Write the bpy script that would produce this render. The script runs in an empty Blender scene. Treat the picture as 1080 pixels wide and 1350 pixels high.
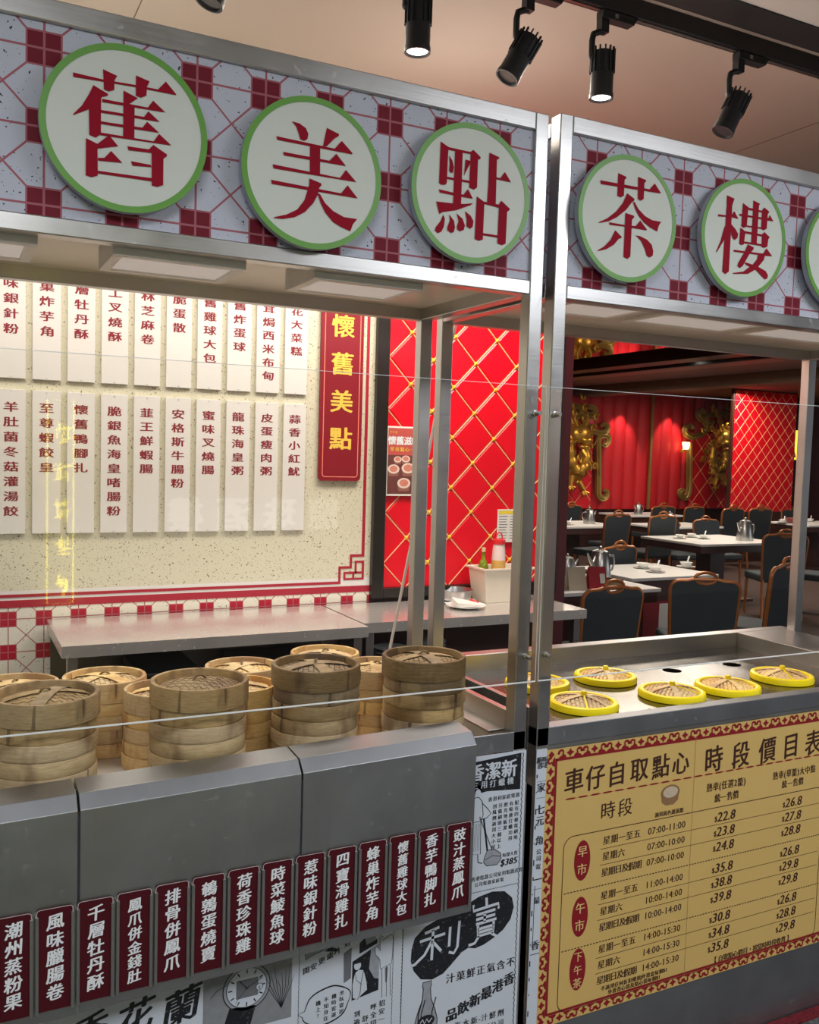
import bpy, bmesh, math, random
from math import sin, cos, pi, radians, atan2, hypot
from mathutils import Matrix, Vector

random.seed(7)
scn = bpy.context.scene
COL = scn.collection

# ------------------------------------------------------------------ camera
YAW, PIT, ROL, FPX = 0.468778, 0.0650943, -0.0294082, 1209.2
CAM = Vector((0.0, -1.9, 1.55))
fw = Vector((sin(YAW) * cos(PIT), cos(YAW) * cos(PIT), -sin(PIT)))
rt = Vector((cos(YAW), -sin(YAW), 0))
dn = fw.cross(rt)
r2 = rt * cos(ROL) + dn * sin(ROL)
d2 = dn * cos(ROL) - rt * sin(ROL)
cam = bpy.data.cameras.new('camera')
cam.sensor_fit = 'HORIZONTAL'
cam.sensor_width = 36.0
cam.lens = 36.0 * FPX / 1080.0
cam.clip_start = 0.05
cam_ob = bpy.data.objects.new('camera', cam)
COL.objects.link(cam_ob)
cam_ob.matrix_world = Matrix(((r2.x, -d2.x, -fw.x, CAM.x), (r2.y, -d2.y, -fw.y, CAM.y), (r2.z, -d2.z, -fw.z, CAM.z), (0, 0, 0, 1)))
scn.camera = cam_ob


def at(px, py, Y):
    """the point of the vertical plane y = Y that a measured spot of the photograph lies on"""
    d = r2 * ((px - 540) / FPX) + d2 * ((py - 675) / FPX) + fw
    return CAM + d * ((Y - CAM.y) / d.y)


# ------------------------------------------------------------------ world, lights, exposure
scn.view_settings.view_transform = 'Standard'
scn.view_settings.look = 'None'
scn.view_settings.gamma = 1.0
scn.view_settings.use_curve_mapping = False
scn.view_settings.exposure = 0.0
w = bpy.data.worlds.new('mall_daylight')
scn.world = w
w.use_nodes = True
bg = w.node_tree.nodes['Background']
bg.inputs[0].default_value = (0.86, 0.91, 1.0, 1)
bg.inputs[1].default_value = 1.6


def area(name, loc, size, energy, color=(1, 1, 1), rot=(0, 0, 0), spread=pi):
    l = bpy.data.lights.new(name, 'AREA')
    l.shape = 'RECTANGLE'
    l.size, l.size_y = size
    l.energy = energy
    l.color = color
    l.spread = spread
    o = bpy.data.objects.new(name, l)
    COL.objects.link(o)
    o.location = loc
    o.rotation_euler = rot
    return o


def spot(name, loc, target, energy, color, deg, blend=0.6, r=0.03):
    l = bpy.data.lights.new(name, 'SPOT')
    l.energy = energy
    l.color = color
    l.spot_size = radians(deg)
    l.spot_blend = blend
    l.shadow_soft_size = r
    o = bpy.data.objects.new(name, l)
    COL.objects.link(o)
    o.location = loc
    o.rotation_euler = (Vector(target) - Vector(loc)).to_track_quat('-Z', 'Y').to_euler()
    return o


WARM = (1.0, 0.90, 0.76)
area('kitchen_light', (0.55, 1.20, 2.90), (2.4, 0.5), 37, (1.0, 0.93, 0.82))
area('kitchen_light', (2.15, 1.20, 2.90), (0.9, 0.5), 40, (1.0, 0.90, 0.80))
area('mall_light', (2.8, -2.4, 2.85), (1.8, 1.4), 88, (0.90, 0.94, 1.0))
area('mall_light', (-0.6, -2.6, 2.85), (1.6, 1.0), 72, (0.90, 0.94, 1.0))
for x in (0.3, 1.6):  # unseen fill points behind the header, added to brighten the tan ceiling
    l = bpy.data.lights.new('ceiling_fill', 'POINT')
    l.energy = 5
    l.color = (1.0, 0.93, 0.84)
    l.shadow_soft_size = 0.12
    o = bpy.data.objects.new('ceiling_fill', l)
    COL.objects.link(o)
    o.location = (x, 0.95, 2.50)
for x, y in ((5.2, 4.0), (8.4, 6.6), (11.6, 9.0), (10.5, 6.0), (8.2, 9.6)):
    area('dining_light', (x, y, 2.70), (0.9, 0.9), 52, WARM)


# ------------------------------------------------------------------ materials
def lin(c):
    return tuple(((v / 255.0) / 12.92 if v / 255.0 <= 0.04045 else ((v / 255.0 + 0.055) / 1.055) ** 2.4) for v in c) + (1.0,)


MATS = {}


class N:
    """small wrapper to write node trees briefly"""
    def __init__(s, name):
        s.m = bpy.data.materials.new(name)
        s.m.use_nodes = True
        s.t = s.m.node_tree
        s.b = s.t.nodes['Principled BSDF']

    def node(s, kind, **k):
        n = s.t.nodes.new(kind)
        for a, v in k.items():
            setattr(n, a, v)
        return n

    def link(s, a, b):
        s.t.links.new(a, b)

    def put(s, sock, v):
        if isinstance(v, bpy.types.NodeSocket):
            s.link(v, sock)
        else:
            sock.default_value = v

    def math(s, op, a, b=0.0, c=0.0):
        n = s.node('ShaderNodeMath', operation=op)
        s.put(n.inputs[0], a)
        s.put(n.inputs[1], b)
        if len(n.inputs) > 2:
            s.put(n.inputs[2], c)
        return n.outputs[0]

    def mix(s, f, a, b):
        n = s.node('ShaderNodeMix', data_type='RGBA')
        s.put(n.inputs[0], f)
        s.put(n.inputs[6], a)
        s.put(n.inputs[7], b)
        return n.outputs[2]

    def coord(s, which='Object', scale=(1, 1, 1), rot=(0, 0, 0)):
        c = s.node('ShaderNodeTexCoord')
        mp = s.node('ShaderNodeMapping')
        mp.inputs['Scale'].default_value = scale
        mp.inputs['Rotation'].default_value = rot
        s.link(c.outputs[which], mp.inputs[0])
        return mp.outputs[0]

    def noise(s, vec, scale, detail=3, rough=0.5):
        n = s.node('ShaderNodeTexNoise')
        n.inputs['Scale'].default_value = scale
        n.inputs['Detail'].default_value = detail
        n.inputs['Roughness'].default_value = rough
        s.link(vec, n.inputs['Vector'])
        return n.outputs['Fac']

    def ramp(s, f, stops):
        n = s.node('ShaderNodeValToRGB')
        cr = n.color_ramp
        while len(cr.elements) > 1:
            cr.elements.remove(cr.elements[-1])
        for i, (p, c) in enumerate(stops):
            e = cr.elements[0] if i == 0 else cr.elements.new(p)
            e.position = p
            e.color = c if len(c) == 4 else tuple(c) + (1,)
        s.link(f, n.inputs[0])
        return n.outputs[0]

    def bump(s, h, strength=0.2, dist=0.01):
        n = s.node('ShaderNodeBump')
        n.inputs['Strength'].default_value = strength
        n.inputs['Distance'].default_value = dist
        s.link(h, n.inputs['Height'])
        s.link(n.outputs[0], s.b.inputs['Normal'])

    def set(s, **k):
        al = dict(col='Base Color', rough='Roughness', metal='Metallic', ior='IOR', trans='Transmission Weight', coat='Coat Weight', spec='Specular IOR Level', emit='Emission Color', es='Emission Strength', alpha='Alpha')
        for a, v in k.items():
            s.put(s.b.inputs[al[a]], v)
        return s


def plain(name, rgb, rough=0.5, metal=0.0, var=0.06, vs=30, spec=0.5, coat=0.0):
    if name in MATS:
        return MATS[name]
    n = N(name)
    c = lin(rgb)
    f = n.noise(n.coord(), vs)
    dark = tuple(v * (1 - var * 2.2) for v in c[:3]) + (1,)
    n.set(col=n.mix(f, dark, tuple(min(1, v * (1 + var)) for v in c[:3]) + (1,)), rough=rough, metal=metal, spec=spec, coat=coat)
    MATS[name] = n.m
    return n.m


def glow(name, rgb, strength):
    if name in MATS:
        return MATS[name]
    n = N(name)
    n.set(col=lin(rgb), emit=lin(rgb), es=strength, rough=0.6)
    MATS[name] = n.m
    return n.m


def steel(name, rgb=(204, 202, 200), rough=0.30, scale=(3, 3, 220), amp=0.12, metal=1.0):
    if name in MATS:
        return MATS[name]
    n = N(name)
    c = lin(rgb)
    streak = n.noise(n.coord(scale=scale), 1.0, 4, 0.6)
    cloud = n.noise(n.coord(), 7.0, 3)
    spots = n.noise(n.coord(), 55.0, 2)
    rg = n.math('ADD', n.math('MULTIPLY', streak, amp), n.math('ADD', rough - amp, n.math('MULTIPLY', cloud, 0.16)))
    rg = n.math('ADD', rg, n.math('MULTIPLY', n.math('GREATER_THAN', spots, 0.70), 0.12))
    n.set(col=n.mix(cloud, tuple(v * 0.80 for v in c[:3]) + (1,), c), rough=rg, metal=metal)
    n.bump(streak, 0.05, 0.002)
    MATS[name] = n.m
    return n.m


def tile_print(name, x0, z0, P, half, bgc, red, line, lw=0.015, speck=(60, 60, 70)):
    """printed octagon-and-square tile pattern with speckles"""
    n = N(name)
    c = n.node('ShaderNodeNewGeometry')
    sp = n.node('ShaderNodeSeparateXYZ')
    n.link(c.outputs['Position'], sp.inputs[0])

    def dist(sock, o):
        u = n.math('DIVIDE', n.math('SUBTRACT', sock, o), P)
        return n.math('ABSOLUTE', n.math('SUBTRACT', n.math('FRACT', n.math('ADD', u, 100.5)), 0.5))
    hx = n.math('ADD', sp.outputs['X'], sp.outputs['Y'])
    u = dist(hx, x0)
    v = dist(sp.outputs['Z'], z0)
    mx = n.math('MAXIMUM', u, v)
    sq = n.math('LESS_THAN', mx, half)
    edge = n.math('COMPARE', mx, half, lw * 0.8)
    cross = n.math('LESS_THAN', n.math('MINIMUM', u, v), lw)
    diag = n.math('MULTIPLY', n.math('COMPARE', u, v, lw * 1.3), n.math('GREATER_THAN', mx, half))
    ln = n.math('MAXIMUM', n.math('MAXIMUM', cross, diag), edge)
    vec = n.coord()
    sk = n.math('GREATER_THAN', n.noise(vec, 150, 1, 0.4), 0.735)
    sk2 = n.math('GREATER_THAN', n.noise(vec, 300, 1, 0.4), 0.74)
    base = n.mix(n.math('MAXIMUM', sk, sk2), lin(bgc), lin(speck))
    col = n.mix(sq, base, n.mix(n.noise(vec, 40), lin(red), tuple(q * 1.15 for q in lin(red))))
    col = n.mix(ln, col, lin(line))
    n.set(col=col, rough=0.6, spec=0.2)
    return n.m


def speckled(name, bgc, spk, scale=120, th=0.72, rough=0.45):
    n = N(name)
    vec = n.coord()
    s1 = n.math('GREATER_THAN', n.noise(vec, scale, 1, 0.4), th)
    s2 = n.math('GREATER_THAN', n.noise(vec, scale * 2.1, 1, 0.4), th + 0.01)
    n.set(col=n.mix(n.math('MULTIPLY', n.math('MAXIMUM', s1, s2), 0.85), lin(bgc), lin(spk)), rough=rough)
    return n.m


def bamboo(name, light, dark, stain):
    n = N(name)
    gi = n.node('ShaderNodeObjectInfo')
    v1 = n.coord(scale=(1, 1, 9))
    grain = n.ramp(n.noise(v1, 34, 5, 0.7), [(0.30, (0, 0, 0)), (0.70, (1, 1, 1))])
    patch = n.noise(n.coord(scale=(1, 1, 0.35)), 16, 3, 0.6)
    node_ = n.noise(n.coord(scale=(1, 1, 0.12)), 34, 1, 0.5)
    rnd = gi.outputs['Random']
    c = n.mix(grain, lin(dark), lin(light))
    c = n.mix(n.math('MULTIPLY', n.math('MINIMUM', n.math('MULTIPLY', n.math('MAXIMUM', n.math('SUBTRACT', patch, 0.50), 0.0), 7.0), 1.0), 0.62), c, lin(stain))
    c = n.mix(n.math('MULTIPLY', n.math('GREATER_THAN', node_, 0.705), 0.60), c, lin((74, 50, 28)))
    hs = n.node('ShaderNodeHueSaturation')
    n.link(c, hs.inputs['Color'])
    n.link(n.math('ADD', 0.82, n.math('MULTIPLY', rnd, 0.3)), hs.inputs['Value'])
    n.link(n.math('ADD', 0.85, n.math('MULTIPLY', rnd, 0.25)), hs.inputs['Saturation'])
    n.set(col=hs.outputs[0], rough=0.55)
    n.bump(grain, 0.12, 0.002)
    return n.m


M = {}
M['steel'] = steel('brushed_steel')
M['steel_front'] = steel('brushed_steel_front', (172, 174, 178), 0.42, (160, 3, 3), 0.10)
M['steel_dark'] = steel('brushed_steel_dark', (140, 136, 132), 0.34)
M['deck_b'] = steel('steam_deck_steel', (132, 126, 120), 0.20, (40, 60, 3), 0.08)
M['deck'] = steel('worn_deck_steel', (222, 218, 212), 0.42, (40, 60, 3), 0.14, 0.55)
M['table_steel'] = steel('table_steel', (226, 221, 216), 0.17, (40, 3, 3), 0.06, 0.62)
M['canopy'] = plain('canopy_sheet', (226, 219, 206), 0.38, 0.25, var=0.05, vs=5)
M['black'] = plain('black_paint', (20, 23, 28), 0.5)
M['black_gloss'] = plain('black_anodised_frame', (52, 46, 42), 0.25, 0.5)
M['header'] = tile_print('header_tile_print', 0.1775, 2.288, 0.1445, 0.215, (206, 209, 224), (120, 30, 46), (176, 104, 116))
M['wall_tiles'] = tile_print('wall_tile_print', 0.2135 + 1.95, 0.8545, 0.1297, 0.225, (232, 224, 206), (170, 26, 48), (176, 100, 104))
M['beige'] = speckled('speckled_beige_laminate', (214, 208, 184), (104, 84, 52), 130, 0.70)
M['slat'] = plain('white_menu_slat', (224, 220, 215), 0.4, var=0.01)
M['ink_red'] = plain('dark_red_ink', (138, 30, 44), 0.5, var=0.02)
M['crimson'] = plain('crimson_print', (168, 22, 46), 0.45, var=0.02)
M['banner'] = plain('maroon_banner', (136, 16, 32), 0.4, var=0.03)
M['gold_ink'] = plain('gold_ink', (240, 196, 80), 0.45, 0.0, var=0.04)
M['pink_line'] = plain('pink_line', (236, 130, 110), 0.4, var=0.02)
M['plate'] = plain('maroon_name_plate', (74, 8, 22), 0.5, var=0.05, spec=0.3)
M['white_ink'] = plain('white_ink', (232, 234, 236), 0.5, var=0.02)
M['disc_face'] = plain('sign_face_offwhite', (226, 231, 222), 0.6, var=0.01)
M['disc_rim'] = plain('sign_rim_green', (112, 172, 74), 0.4, var=0.03)
M['disc_side'] = plain('sign_side_grey', (170, 178, 190), 0.5, var=0.03)
M['sign_red'] = plain('sign_red', (160, 20, 44), 0.7, var=0.03, spec=0.15)
M['red_gloss'] = plain('glossy_red_lattice_panel', (232, 10, 34), 0.30, var=0.03, vs=6)
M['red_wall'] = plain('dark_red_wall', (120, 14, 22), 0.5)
M['curtain'] = plain('red_curtain', (200, 10, 24), 0.6, var=0.06, vs=3)
M['gold'] = plain('gold_trim', (214, 160, 62), 0.34, 0.75, var=0.12)
M['stud'] = plain('yellow_gold_stud', (246, 206, 70), 0.3, 0.2, var=0.05)
M['gold_pale'] = plain('pale_gold_strip', (250, 180, 130), 0.5, 0.0, var=0.05)
M['gold_scroll'] = plain('antique_gold_scroll', (164, 132, 62), 0.5, 0.35, var=0.15)
M['tan'] = plain('tan_ceiling', (192, 180, 168), 0.7, var=0.03, vs=2)
M['white_paint'] = plain('white_paint', (214, 212, 210), 0.7, var=0.02)
M['floor'] = speckled('grey_granite', (70, 70, 72), (120, 118, 116), 90, 0.6)
M['carpet_red'] = speckled('red_floor_border', (120, 18, 30), (60, 8, 14), 110, 0.6)
M['cream_board'] = plain('straw_yellow_board', (214, 178, 106), 0.5, var=0.02, vs=4)
M['cream_edge'] = plain('pale_board_edge', (226, 194, 130), 0.5, var=0.02)
M['board_red'] = plain('board_red_print', (140, 18, 28), 0.5, var=0.03)
M['board_brown'] = plain('board_brown_print', (66, 34, 22), 0.5, var=0.03)
M['poster'] = plain('poster_paper_white', (206, 212, 222), 0.45, var=0.015, vs=8)
M['poster2'] = plain('poster_paper_grey', (140, 142, 146), 0.45, var=0.12, vs=60)
M['poster_ink'] = speckled('poster_black_ink', (26, 28, 34), (86, 88, 94), 90, 0.68)
M['poster_mid'] = plain('poster_grey_ink', (110, 112, 118), 0.5)
M['yellow'] = plain('yellow_plastic', (248, 226, 10), 0.35, var=0.02)
M['chair_back'] = plain('dark_teal_upholstery', (44, 52, 58), 0.7, var=0.12)
M['chair_wood'] = plain('gilded_chair_frame', (176, 104, 50), 0.32, 0.35, var=0.12)
M['table_white'] = plain('white_table_top', (236, 232, 228), 0.35, var=0.02)
M['wood'] = plain('dark_brown_wood', (70, 34, 24), 0.4, var=0.15, vs=12)
M['porcelain'] = plain('white_porcelain', (238, 236, 232), 0.2, var=0.01)
M['grey_dish'] = plain('pale_grey_dish', (160, 160, 160), 0.3, var=0.02)
M['white_plastic'] = plain('white_plastic_tub', (232, 220, 200), 0.4, var=0.02)
M['red_plastic'] = plain('red_plastic', (220, 46, 50), 0.35)
M['oil'] = plain('yellow_sauce', (226, 178, 96), 0.35)
M['clear_plastic'] = plain('cloudy_plastic', (236, 210, 204), 0.35)
M['green_glass'] = plain('green_bottle_glass', (120, 130, 20), 0.15)
M['card'] = plain('white_card', (236, 232, 224), 0.5, var=0.01)
M['navy'] = plain('dark_navy', (22, 26, 40), 0.6)
M['lamp_off'] = glow('frosted_lamp_face', (214, 206, 200), 0.34)
M['bam_grey'] = bamboo('weathered_bamboo', (204, 180, 136), (168, 140, 98), (122, 94, 64))
M['bam_dark'] = bamboo('steamed_dark_bamboo', (158, 136, 100), (116, 94, 64), (78, 60, 48))
M['bam_gold'] = bamboo('golden_bamboo', (236, 206, 146), (206, 166, 106), (170, 116, 62))
M['bam_weave'] = bamboo('woven_bamboo', (246, 220, 160), (212, 178, 122), (176, 130, 80))
M['dining_floor'] = plain('brown_carpet', (74, 50, 40), 0.8, var=0.2, vs=12)
M['cord'] = plain('white_cord', (222, 214, 206), 0.4)
M['beigewall'] = plain('beige_pillar', (150, 130, 100), 0.6)

g = N('clear_glass')
for nn in list(g.t.nodes):
    if nn.type == 'BSDF_PRINCIPLED':
        g.t.nodes.remove(nn)
tr = g.node('ShaderNodeBsdfTransparent')
tr.inputs[0].default_value = (0.965, 0.975, 0.97, 1)
gl = g.node('ShaderNodeBsdfGlossy')
gl.inputs['Roughness'].default_value = 0.02
fr = g.node('ShaderNodeFresnel')
fr.inputs[0].default_value = 1.5
ms = g.node('ShaderNodeMixShader')
g.link(fr.outputs[0], ms.inputs[0])
g.link(tr.outputs[0], ms.inputs[1])
g.link(gl.outputs[0], ms.inputs[2])
g.link(ms.outputs[0], [x for x in g.t.nodes if x.type == 'OUTPUT_MATERIAL'][0].inputs[0])
M['glass'] = g.m
mr = N('dark_mirror')
mr.set(col=(0.75, 0.70, 0.68, 1), metal=1.0, rough=mr.math('MULTIPLY', mr.noise(mr.coord(), 4), 0.06))
M['mirror'] = mr.m


# ------------------------------------------------------------------ mesh builder
class MB:
    def __init__(s):
        s.v, s.f, s.mi = [], [], []
        s.k = 0

    def add(s, vs, fs):
        o = len(s.v)
        s.v += [tuple(p) for p in vs]
        s.f += [tuple(i + o for i in f) for f in fs]
        s.mi += [s.k] * len(fs)
        return s

    def box(s, x0, x1, y0, y1, z0, z1):
        return s.add([(x0, y0, z0), (x1, y0, z0), (x1, y1, z0), (x0, y1, z0), (x0, y0, z1), (x1, y0, z1), (x1, y1, z1), (x0, y1, z1)],
                     [(0, 3, 2, 1), (4, 5, 6, 7), (0, 1, 5, 4), (1, 2, 6, 5), (2, 3, 7, 6), (3, 0, 4, 7)])

    def flat(s, pts, y):
        """polygon in the x-z plane facing -y"""
        a = sum(pts[i][0] * pts[(i + 1) % len(pts)][1] - pts[(i + 1) % len(pts)][0] * pts[i][1] for i in range(len(pts)))
        if a < 0:
            pts = pts[::-1]
        return s.add([(p[0], y, p[1]) for p in pts], [tuple(range(len(pts)))])

    def prism(s, pts, y0, y1):
        """polygon in x-z, thick from y0 (front) to y1"""
        a = sum(pts[i][0] * pts[(i + 1) % len(pts)][1] - pts[(i + 1) % len(pts)][0] * pts[i][1] for i in range(len(pts)))
        if a < 0:
            pts = pts[::-1]
        n = len(pts)
        fs = [tuple(range(n)), tuple(range(2 * n - 1, n - 1, -1))]
        fs += [(i, i + n, (i + 1) % n + n, (i + 1) % n) for i in range(n)]
        return s.add([(p[0], y0, p[1]) for p in pts] + [(p[0], y1, p[1]) for p in pts], fs)

    def rect(s, x0, x1, z0, z1, y):
        return s.flat([(x0, z0), (x1, z0), (x1, z1), (x0, z1)], y)

    def ribbon(s, pts, wd, y, closed=False):
        """flat line with width (one value or one per point) in the x-z plane"""
        n = len(pts)
        L, R = [], []
        for i in range(n):
            a = pts[(i - 1) % n] if (closed or i > 0) else pts[i]
            b = pts[(i + 1) % n] if (closed or i < n - 1) else pts[i]
            dx, dz = b[0] - a[0], b[1] - a[1]
            l = hypot(dx, dz) or 1
            h = (wd[i] if isinstance(wd, (list, tuple)) else wd) / 2
            L.append((pts[i][0] - dz / l * h, y, pts[i][1] + dx / l * h))
            R.append((pts[i][0] + dz / l * h, y, pts[i][1] - dx / l * h))
        m = n if closed else n - 1
        return s.add(L + R, [(i, n + i, n + (i + 1) % n, (i + 1) % n) for i in range(m)])

    def lathe(s, prof, seg=32, c=(0, 0, 0), a0=0.0, a1=2 * pi, cap=False):
        full = abs(a1 - a0 - 2 * pi) < 1e-6
        n = seg if full else seg + 1
        vs = []
        for (r, z) in prof:
            for i in range(n):
                a = a0 + (a1 - a0) * i / seg
                vs.append((c[0] + r * cos(a), c[1] + r * sin(a), c[2] + z))
        fs = []
        for j in range(len(prof) - 1):
            for i in range(seg):
                k = (i + 1) % n
                fs.append((j * n + i, j * n + k, (j + 1) * n + k, (j + 1) * n + i))
        if cap:
            fs.append(tuple(range(n))[::-1])
            fs.append(tuple((len(prof) - 1) * n + i for i in range(n)))
        return s.add(vs, fs)

    def tube(s, pts, r, seg=8, closed=False, squash=1.0):
        pts = [Vector(p) for p in pts]
        n = len(pts)
        vs, fs = [], []
        up = None
        for i in range(n):
            a = pts[(i - 1) % n] if (closed or i > 0) else pts[i]
            b = pts[(i + 1) % n] if (closed or i < n - 1) else pts[i]
            t = (b - a).normalized()
            if up is None:
                up = Vector((0, 0, 1)) if abs(t.z) < 0.9 else Vector((0, 1, 0))
            sd = t.cross(up)
            if sd.length < 1e-4:
                sd = t.cross(Vector((1, 0, 0)))
            sd.normalize()
            up = sd.cross(t).normalized()
            rr = r[i] if isinstance(r, (list, tuple)) else r
            for k in range(seg):
                q = 2 * pi * k / seg
                vs.append(pts[i] + sd * (cos(q) * rr) + up * (sin(q) * rr * squash))
        for i in range(n if closed else n - 1):
            for k in range(seg):
                a, b = i * seg, ((i + 1) % n) * seg
                fs.append((a + k, a + (k + 1) % seg, b + (k + 1) % seg, b + k))
        if not closed:
            fs.append(tuple(range(seg))[::-1])
            fs.append(tuple((n - 1) * seg + k for k in range(seg)))
        return s.add(vs, fs)

    def ball(s, c, r, seg=12, rings=8):
        rx, ry, rz = (r, r, r) if not isinstance(r, (tuple, list)) else r
        vs = [(c[0], c[1], c[2] - rz)]
        for j in range(1, rings):
            a = -pi / 2 + pi * j / rings
            for i in range(seg):
                b = 2 * pi * i / seg
                vs.append((c[0] + rx * cos(a) * cos(b), c[1] + ry * cos(a) * sin(b), c[2] + rz * sin(a)))
        vs.append((c[0], c[1], c[2] + rz))
        fs = [(0, 1 + (i + 1) % seg, 1 + i) for i in range(seg)]
        for j in range(rings - 2):
            for i in range(seg):
                a, b = 1 + j * seg, 1 + (j + 1) * seg
                fs.append((a + i, a + (i + 1) % seg, b + (i + 1) % seg, b + i))
        e = len(vs) - 1
        a = 1 + (rings - 2) * seg
        fs += [(a + i, a + (i + 1) % seg, e) for i in range(seg)]
        return s.add(vs, fs)

    def move(s, dx, dy, dz):
        s.v = [(a + dx, b + dy, c + dz) for a, b, c in s.v]
        return s

    def build(s, name, mat, parent=None, bev=0.0, smooth=False, origin=None, rot=None):
        """link as ONE mesh object; coordinates are in the world until the parent's place is taken off"""
        if parent is not None and origin is None:
            origin = ORG.get(parent.name, Vector((0, 0, 0)))
        if origin is None:
            origin = Vector((0, 0, 0))
        me = bpy.data.meshes.new(name)
        me.from_pydata([(a - origin[0], b - origin[1], c - origin[2]) for a, b, c in s.v], [], s.f)
        mats = mat if isinstance(mat, (list, tuple)) else [mat]
        for m in mats:
            me.materials.append(m)
        if len(mats) > 1:
            me.polygons.foreach_set('material_index', s.mi)
        if smooth:
            me.polygons.foreach_set('use_smooth', [True] * len(me.polygons))
            if hasattr(me, 'set_sharp_from_angle'):
                me.set_sharp_from_angle(angle=radians(42))
        me.update()
        o = bpy.data.objects.new(name, me)
        if name.endswith('_print') or name.startswith('printed_') or name in ('yellow_tubes', 'lit_lettering', 'scroll_moulding_all'):
            o['kind'] = 'stuff'
        COL.objects.link(o)
        if parent is not None:
            o.parent = parent
        else:
            o.location = origin
            ORG[o.name] = Vector(origin)
        if parent is not None:
            ORG[o.name] = Vector(origin)
        if bev:
            md = o.modifiers.new('edge', 'BEVEL')
            md.width = bev
            md.segments = 2
            md.limit_method = 'ANGLE'
        return o


ORG = {}


def props(o, label=None, cat=None, group=None, kind=None):
    if label:
        o['label'] = label
    if cat:
        o['category'] = cat
    if group:
        o['group'] = group
    if kind:
        o['kind'] = kind
    return o


def thing(name, loc, label, cat, group=None, rz=0.0):
    o = bpy.data.objects.new(name, None)
    COL.objects.link(o)
    o.empty_display_size = 0.05
    o.location = loc
    o.rotation_euler = (0, 0, rz)
    ORG[o.name] = Vector(loc)
    return props(o, label, cat, group)


def proto(name):
    """a thing being modelled about the world's origin"""
    return thing(name, (0, 0, 0), None, None)


KIDS = {}


def dup(src, loc, rz=0.0, label=None, group=None, scale=None, used=set()):
    """place the prototype the first time, copies of it and all its parts after that"""
    if src.name not in used:
        used.add(src.name)
        r = src
        KIDS[src.name] = [(c, list(c.children)) for c in src.children]
    else:
        r = src.copy()
        COL.objects.link(r)
        for c, gs in KIDS[src.name]:
            cc = c.copy()
            COL.objects.link(cc)
            cc.parent = r
            for q in gs:
                d = q.copy()
                COL.objects.link(d)
                d.parent = cc
    r.location = loc
    r.rotation_euler = (0, 0, rz)
    if scale:
        r.scale = (scale,) * 3 if not isinstance(scale, tuple) else scale
    if label:
        r['label'] = label
    if group:
        r['group'] = group
    return r


def struct(o):
    o['kind'] = 'structure'
    return o


# ------------------------------------------------------------------ lettering
SLATS = [('惹味銀針粉', '羊肚菌冬菇灌湯餃'), ('蜂巢炸芋角', '至尊蝦餃皇'), ('千層牡丹酥', '懷舊鴨腳扎'), ('手工叉燒酥', '脆銀魚海皇啫腸粉'), ('桂林芝麻卷', '韮王鮮蝦腸'),
         ('香脆蛋散', '安格斯牛腸粉'), ('懷舊雞球大包', '蜜味叉燒腸'), ('懷舊炸蛋球', '龍珠海皇粥'), ('椰茸焗西米布甸', '皮蛋瘦肉粥'), ('桂花大菜糕', '蒜香小紅魷')]
PLATES = ['潮州蒸粉果', '風味臘腸卷', '千層牡丹酥', '鳳爪併金錢肚', '排骨併鳳爪', '鵪鶉蛋燒賣', '荷香珍珠雞', '時菜鯪魚球', '惹味銀針粉', '四寶滑雞扎', '蜂巢炸芋角', '懷舊雞球大包', '香芋鴨脚扎', '豉汁蒸鳳爪']
OTHER = '懷舊美點滋味龍珠酒樓時段價目表車仔自取點心熱車任選籠單大中點統一售價早市午市下午茶星期一至五六日及假適用黃色邊蒸行不任何折扣優惠外賣盒每個$1背心袋按當時收費【】，0123456789:-.()|寶利蘭花香港最新飲品汁菓鮮正氣含不潔打蠟機三用家庭電器有四種功能開安更處片好日招呼全一通舒切別運米坐臥從居身在不知機上客！鼓式剷風劑涼汽水牌號七元角送貨公司$385/配刷地磨光板另備頭以刮大小屋部處潔吸塵度到送廠'
GLY = {}
_dg = []
for ch in sorted(set(''.join(a + b for a, b in SLATS) + ''.join(PLATES) + OTHER)):
    cu = bpy.data.curves.new('glyph', 'FONT')
    cu.body = ch
    cu.resolution_u = 2
    ob = bpy.data.objects.new('glyph', cu)
    COL.objects.link(ob)
    _dg.append((ch, cu, ob))
bpy.context.view_layer.update()
dgp = bpy.context.evaluated_depsgraph_get()
for ch, cu, ob in _dg:
    me = bpy.data.meshes.new_from_object(ob.evaluated_get(dgp))
    vs = [(v.co.x, v.co.y) for v in me.vertices]
    fs = [tuple(p.vertices) for p in me.polygons]
    if vs:
        xs = [p[0] for p in vs]
        if ord(ch) > 0x2fff:      # square glyphs: centre on the ink, keep the em size
            cx, cy = (min(xs) + max(xs)) / 2, (min(p[1] for p in vs) + max(p[1] for p in vs)) / 2
            adv = 1.0
        else:
            cx, cy = (min(xs) + max(xs)) / 2, 0.35
            adv = 0.53 if ch.isdigit() else (max(xs) - min(xs)) + 0.10
        GLY[ch] = ([(a - cx, b - cy) for a, b in vs], fs, adv)
    bpy.data.meshes.remove(me)
    bpy.data.objects.remove(ob)
    bpy.data.curves.remove(cu)


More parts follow.
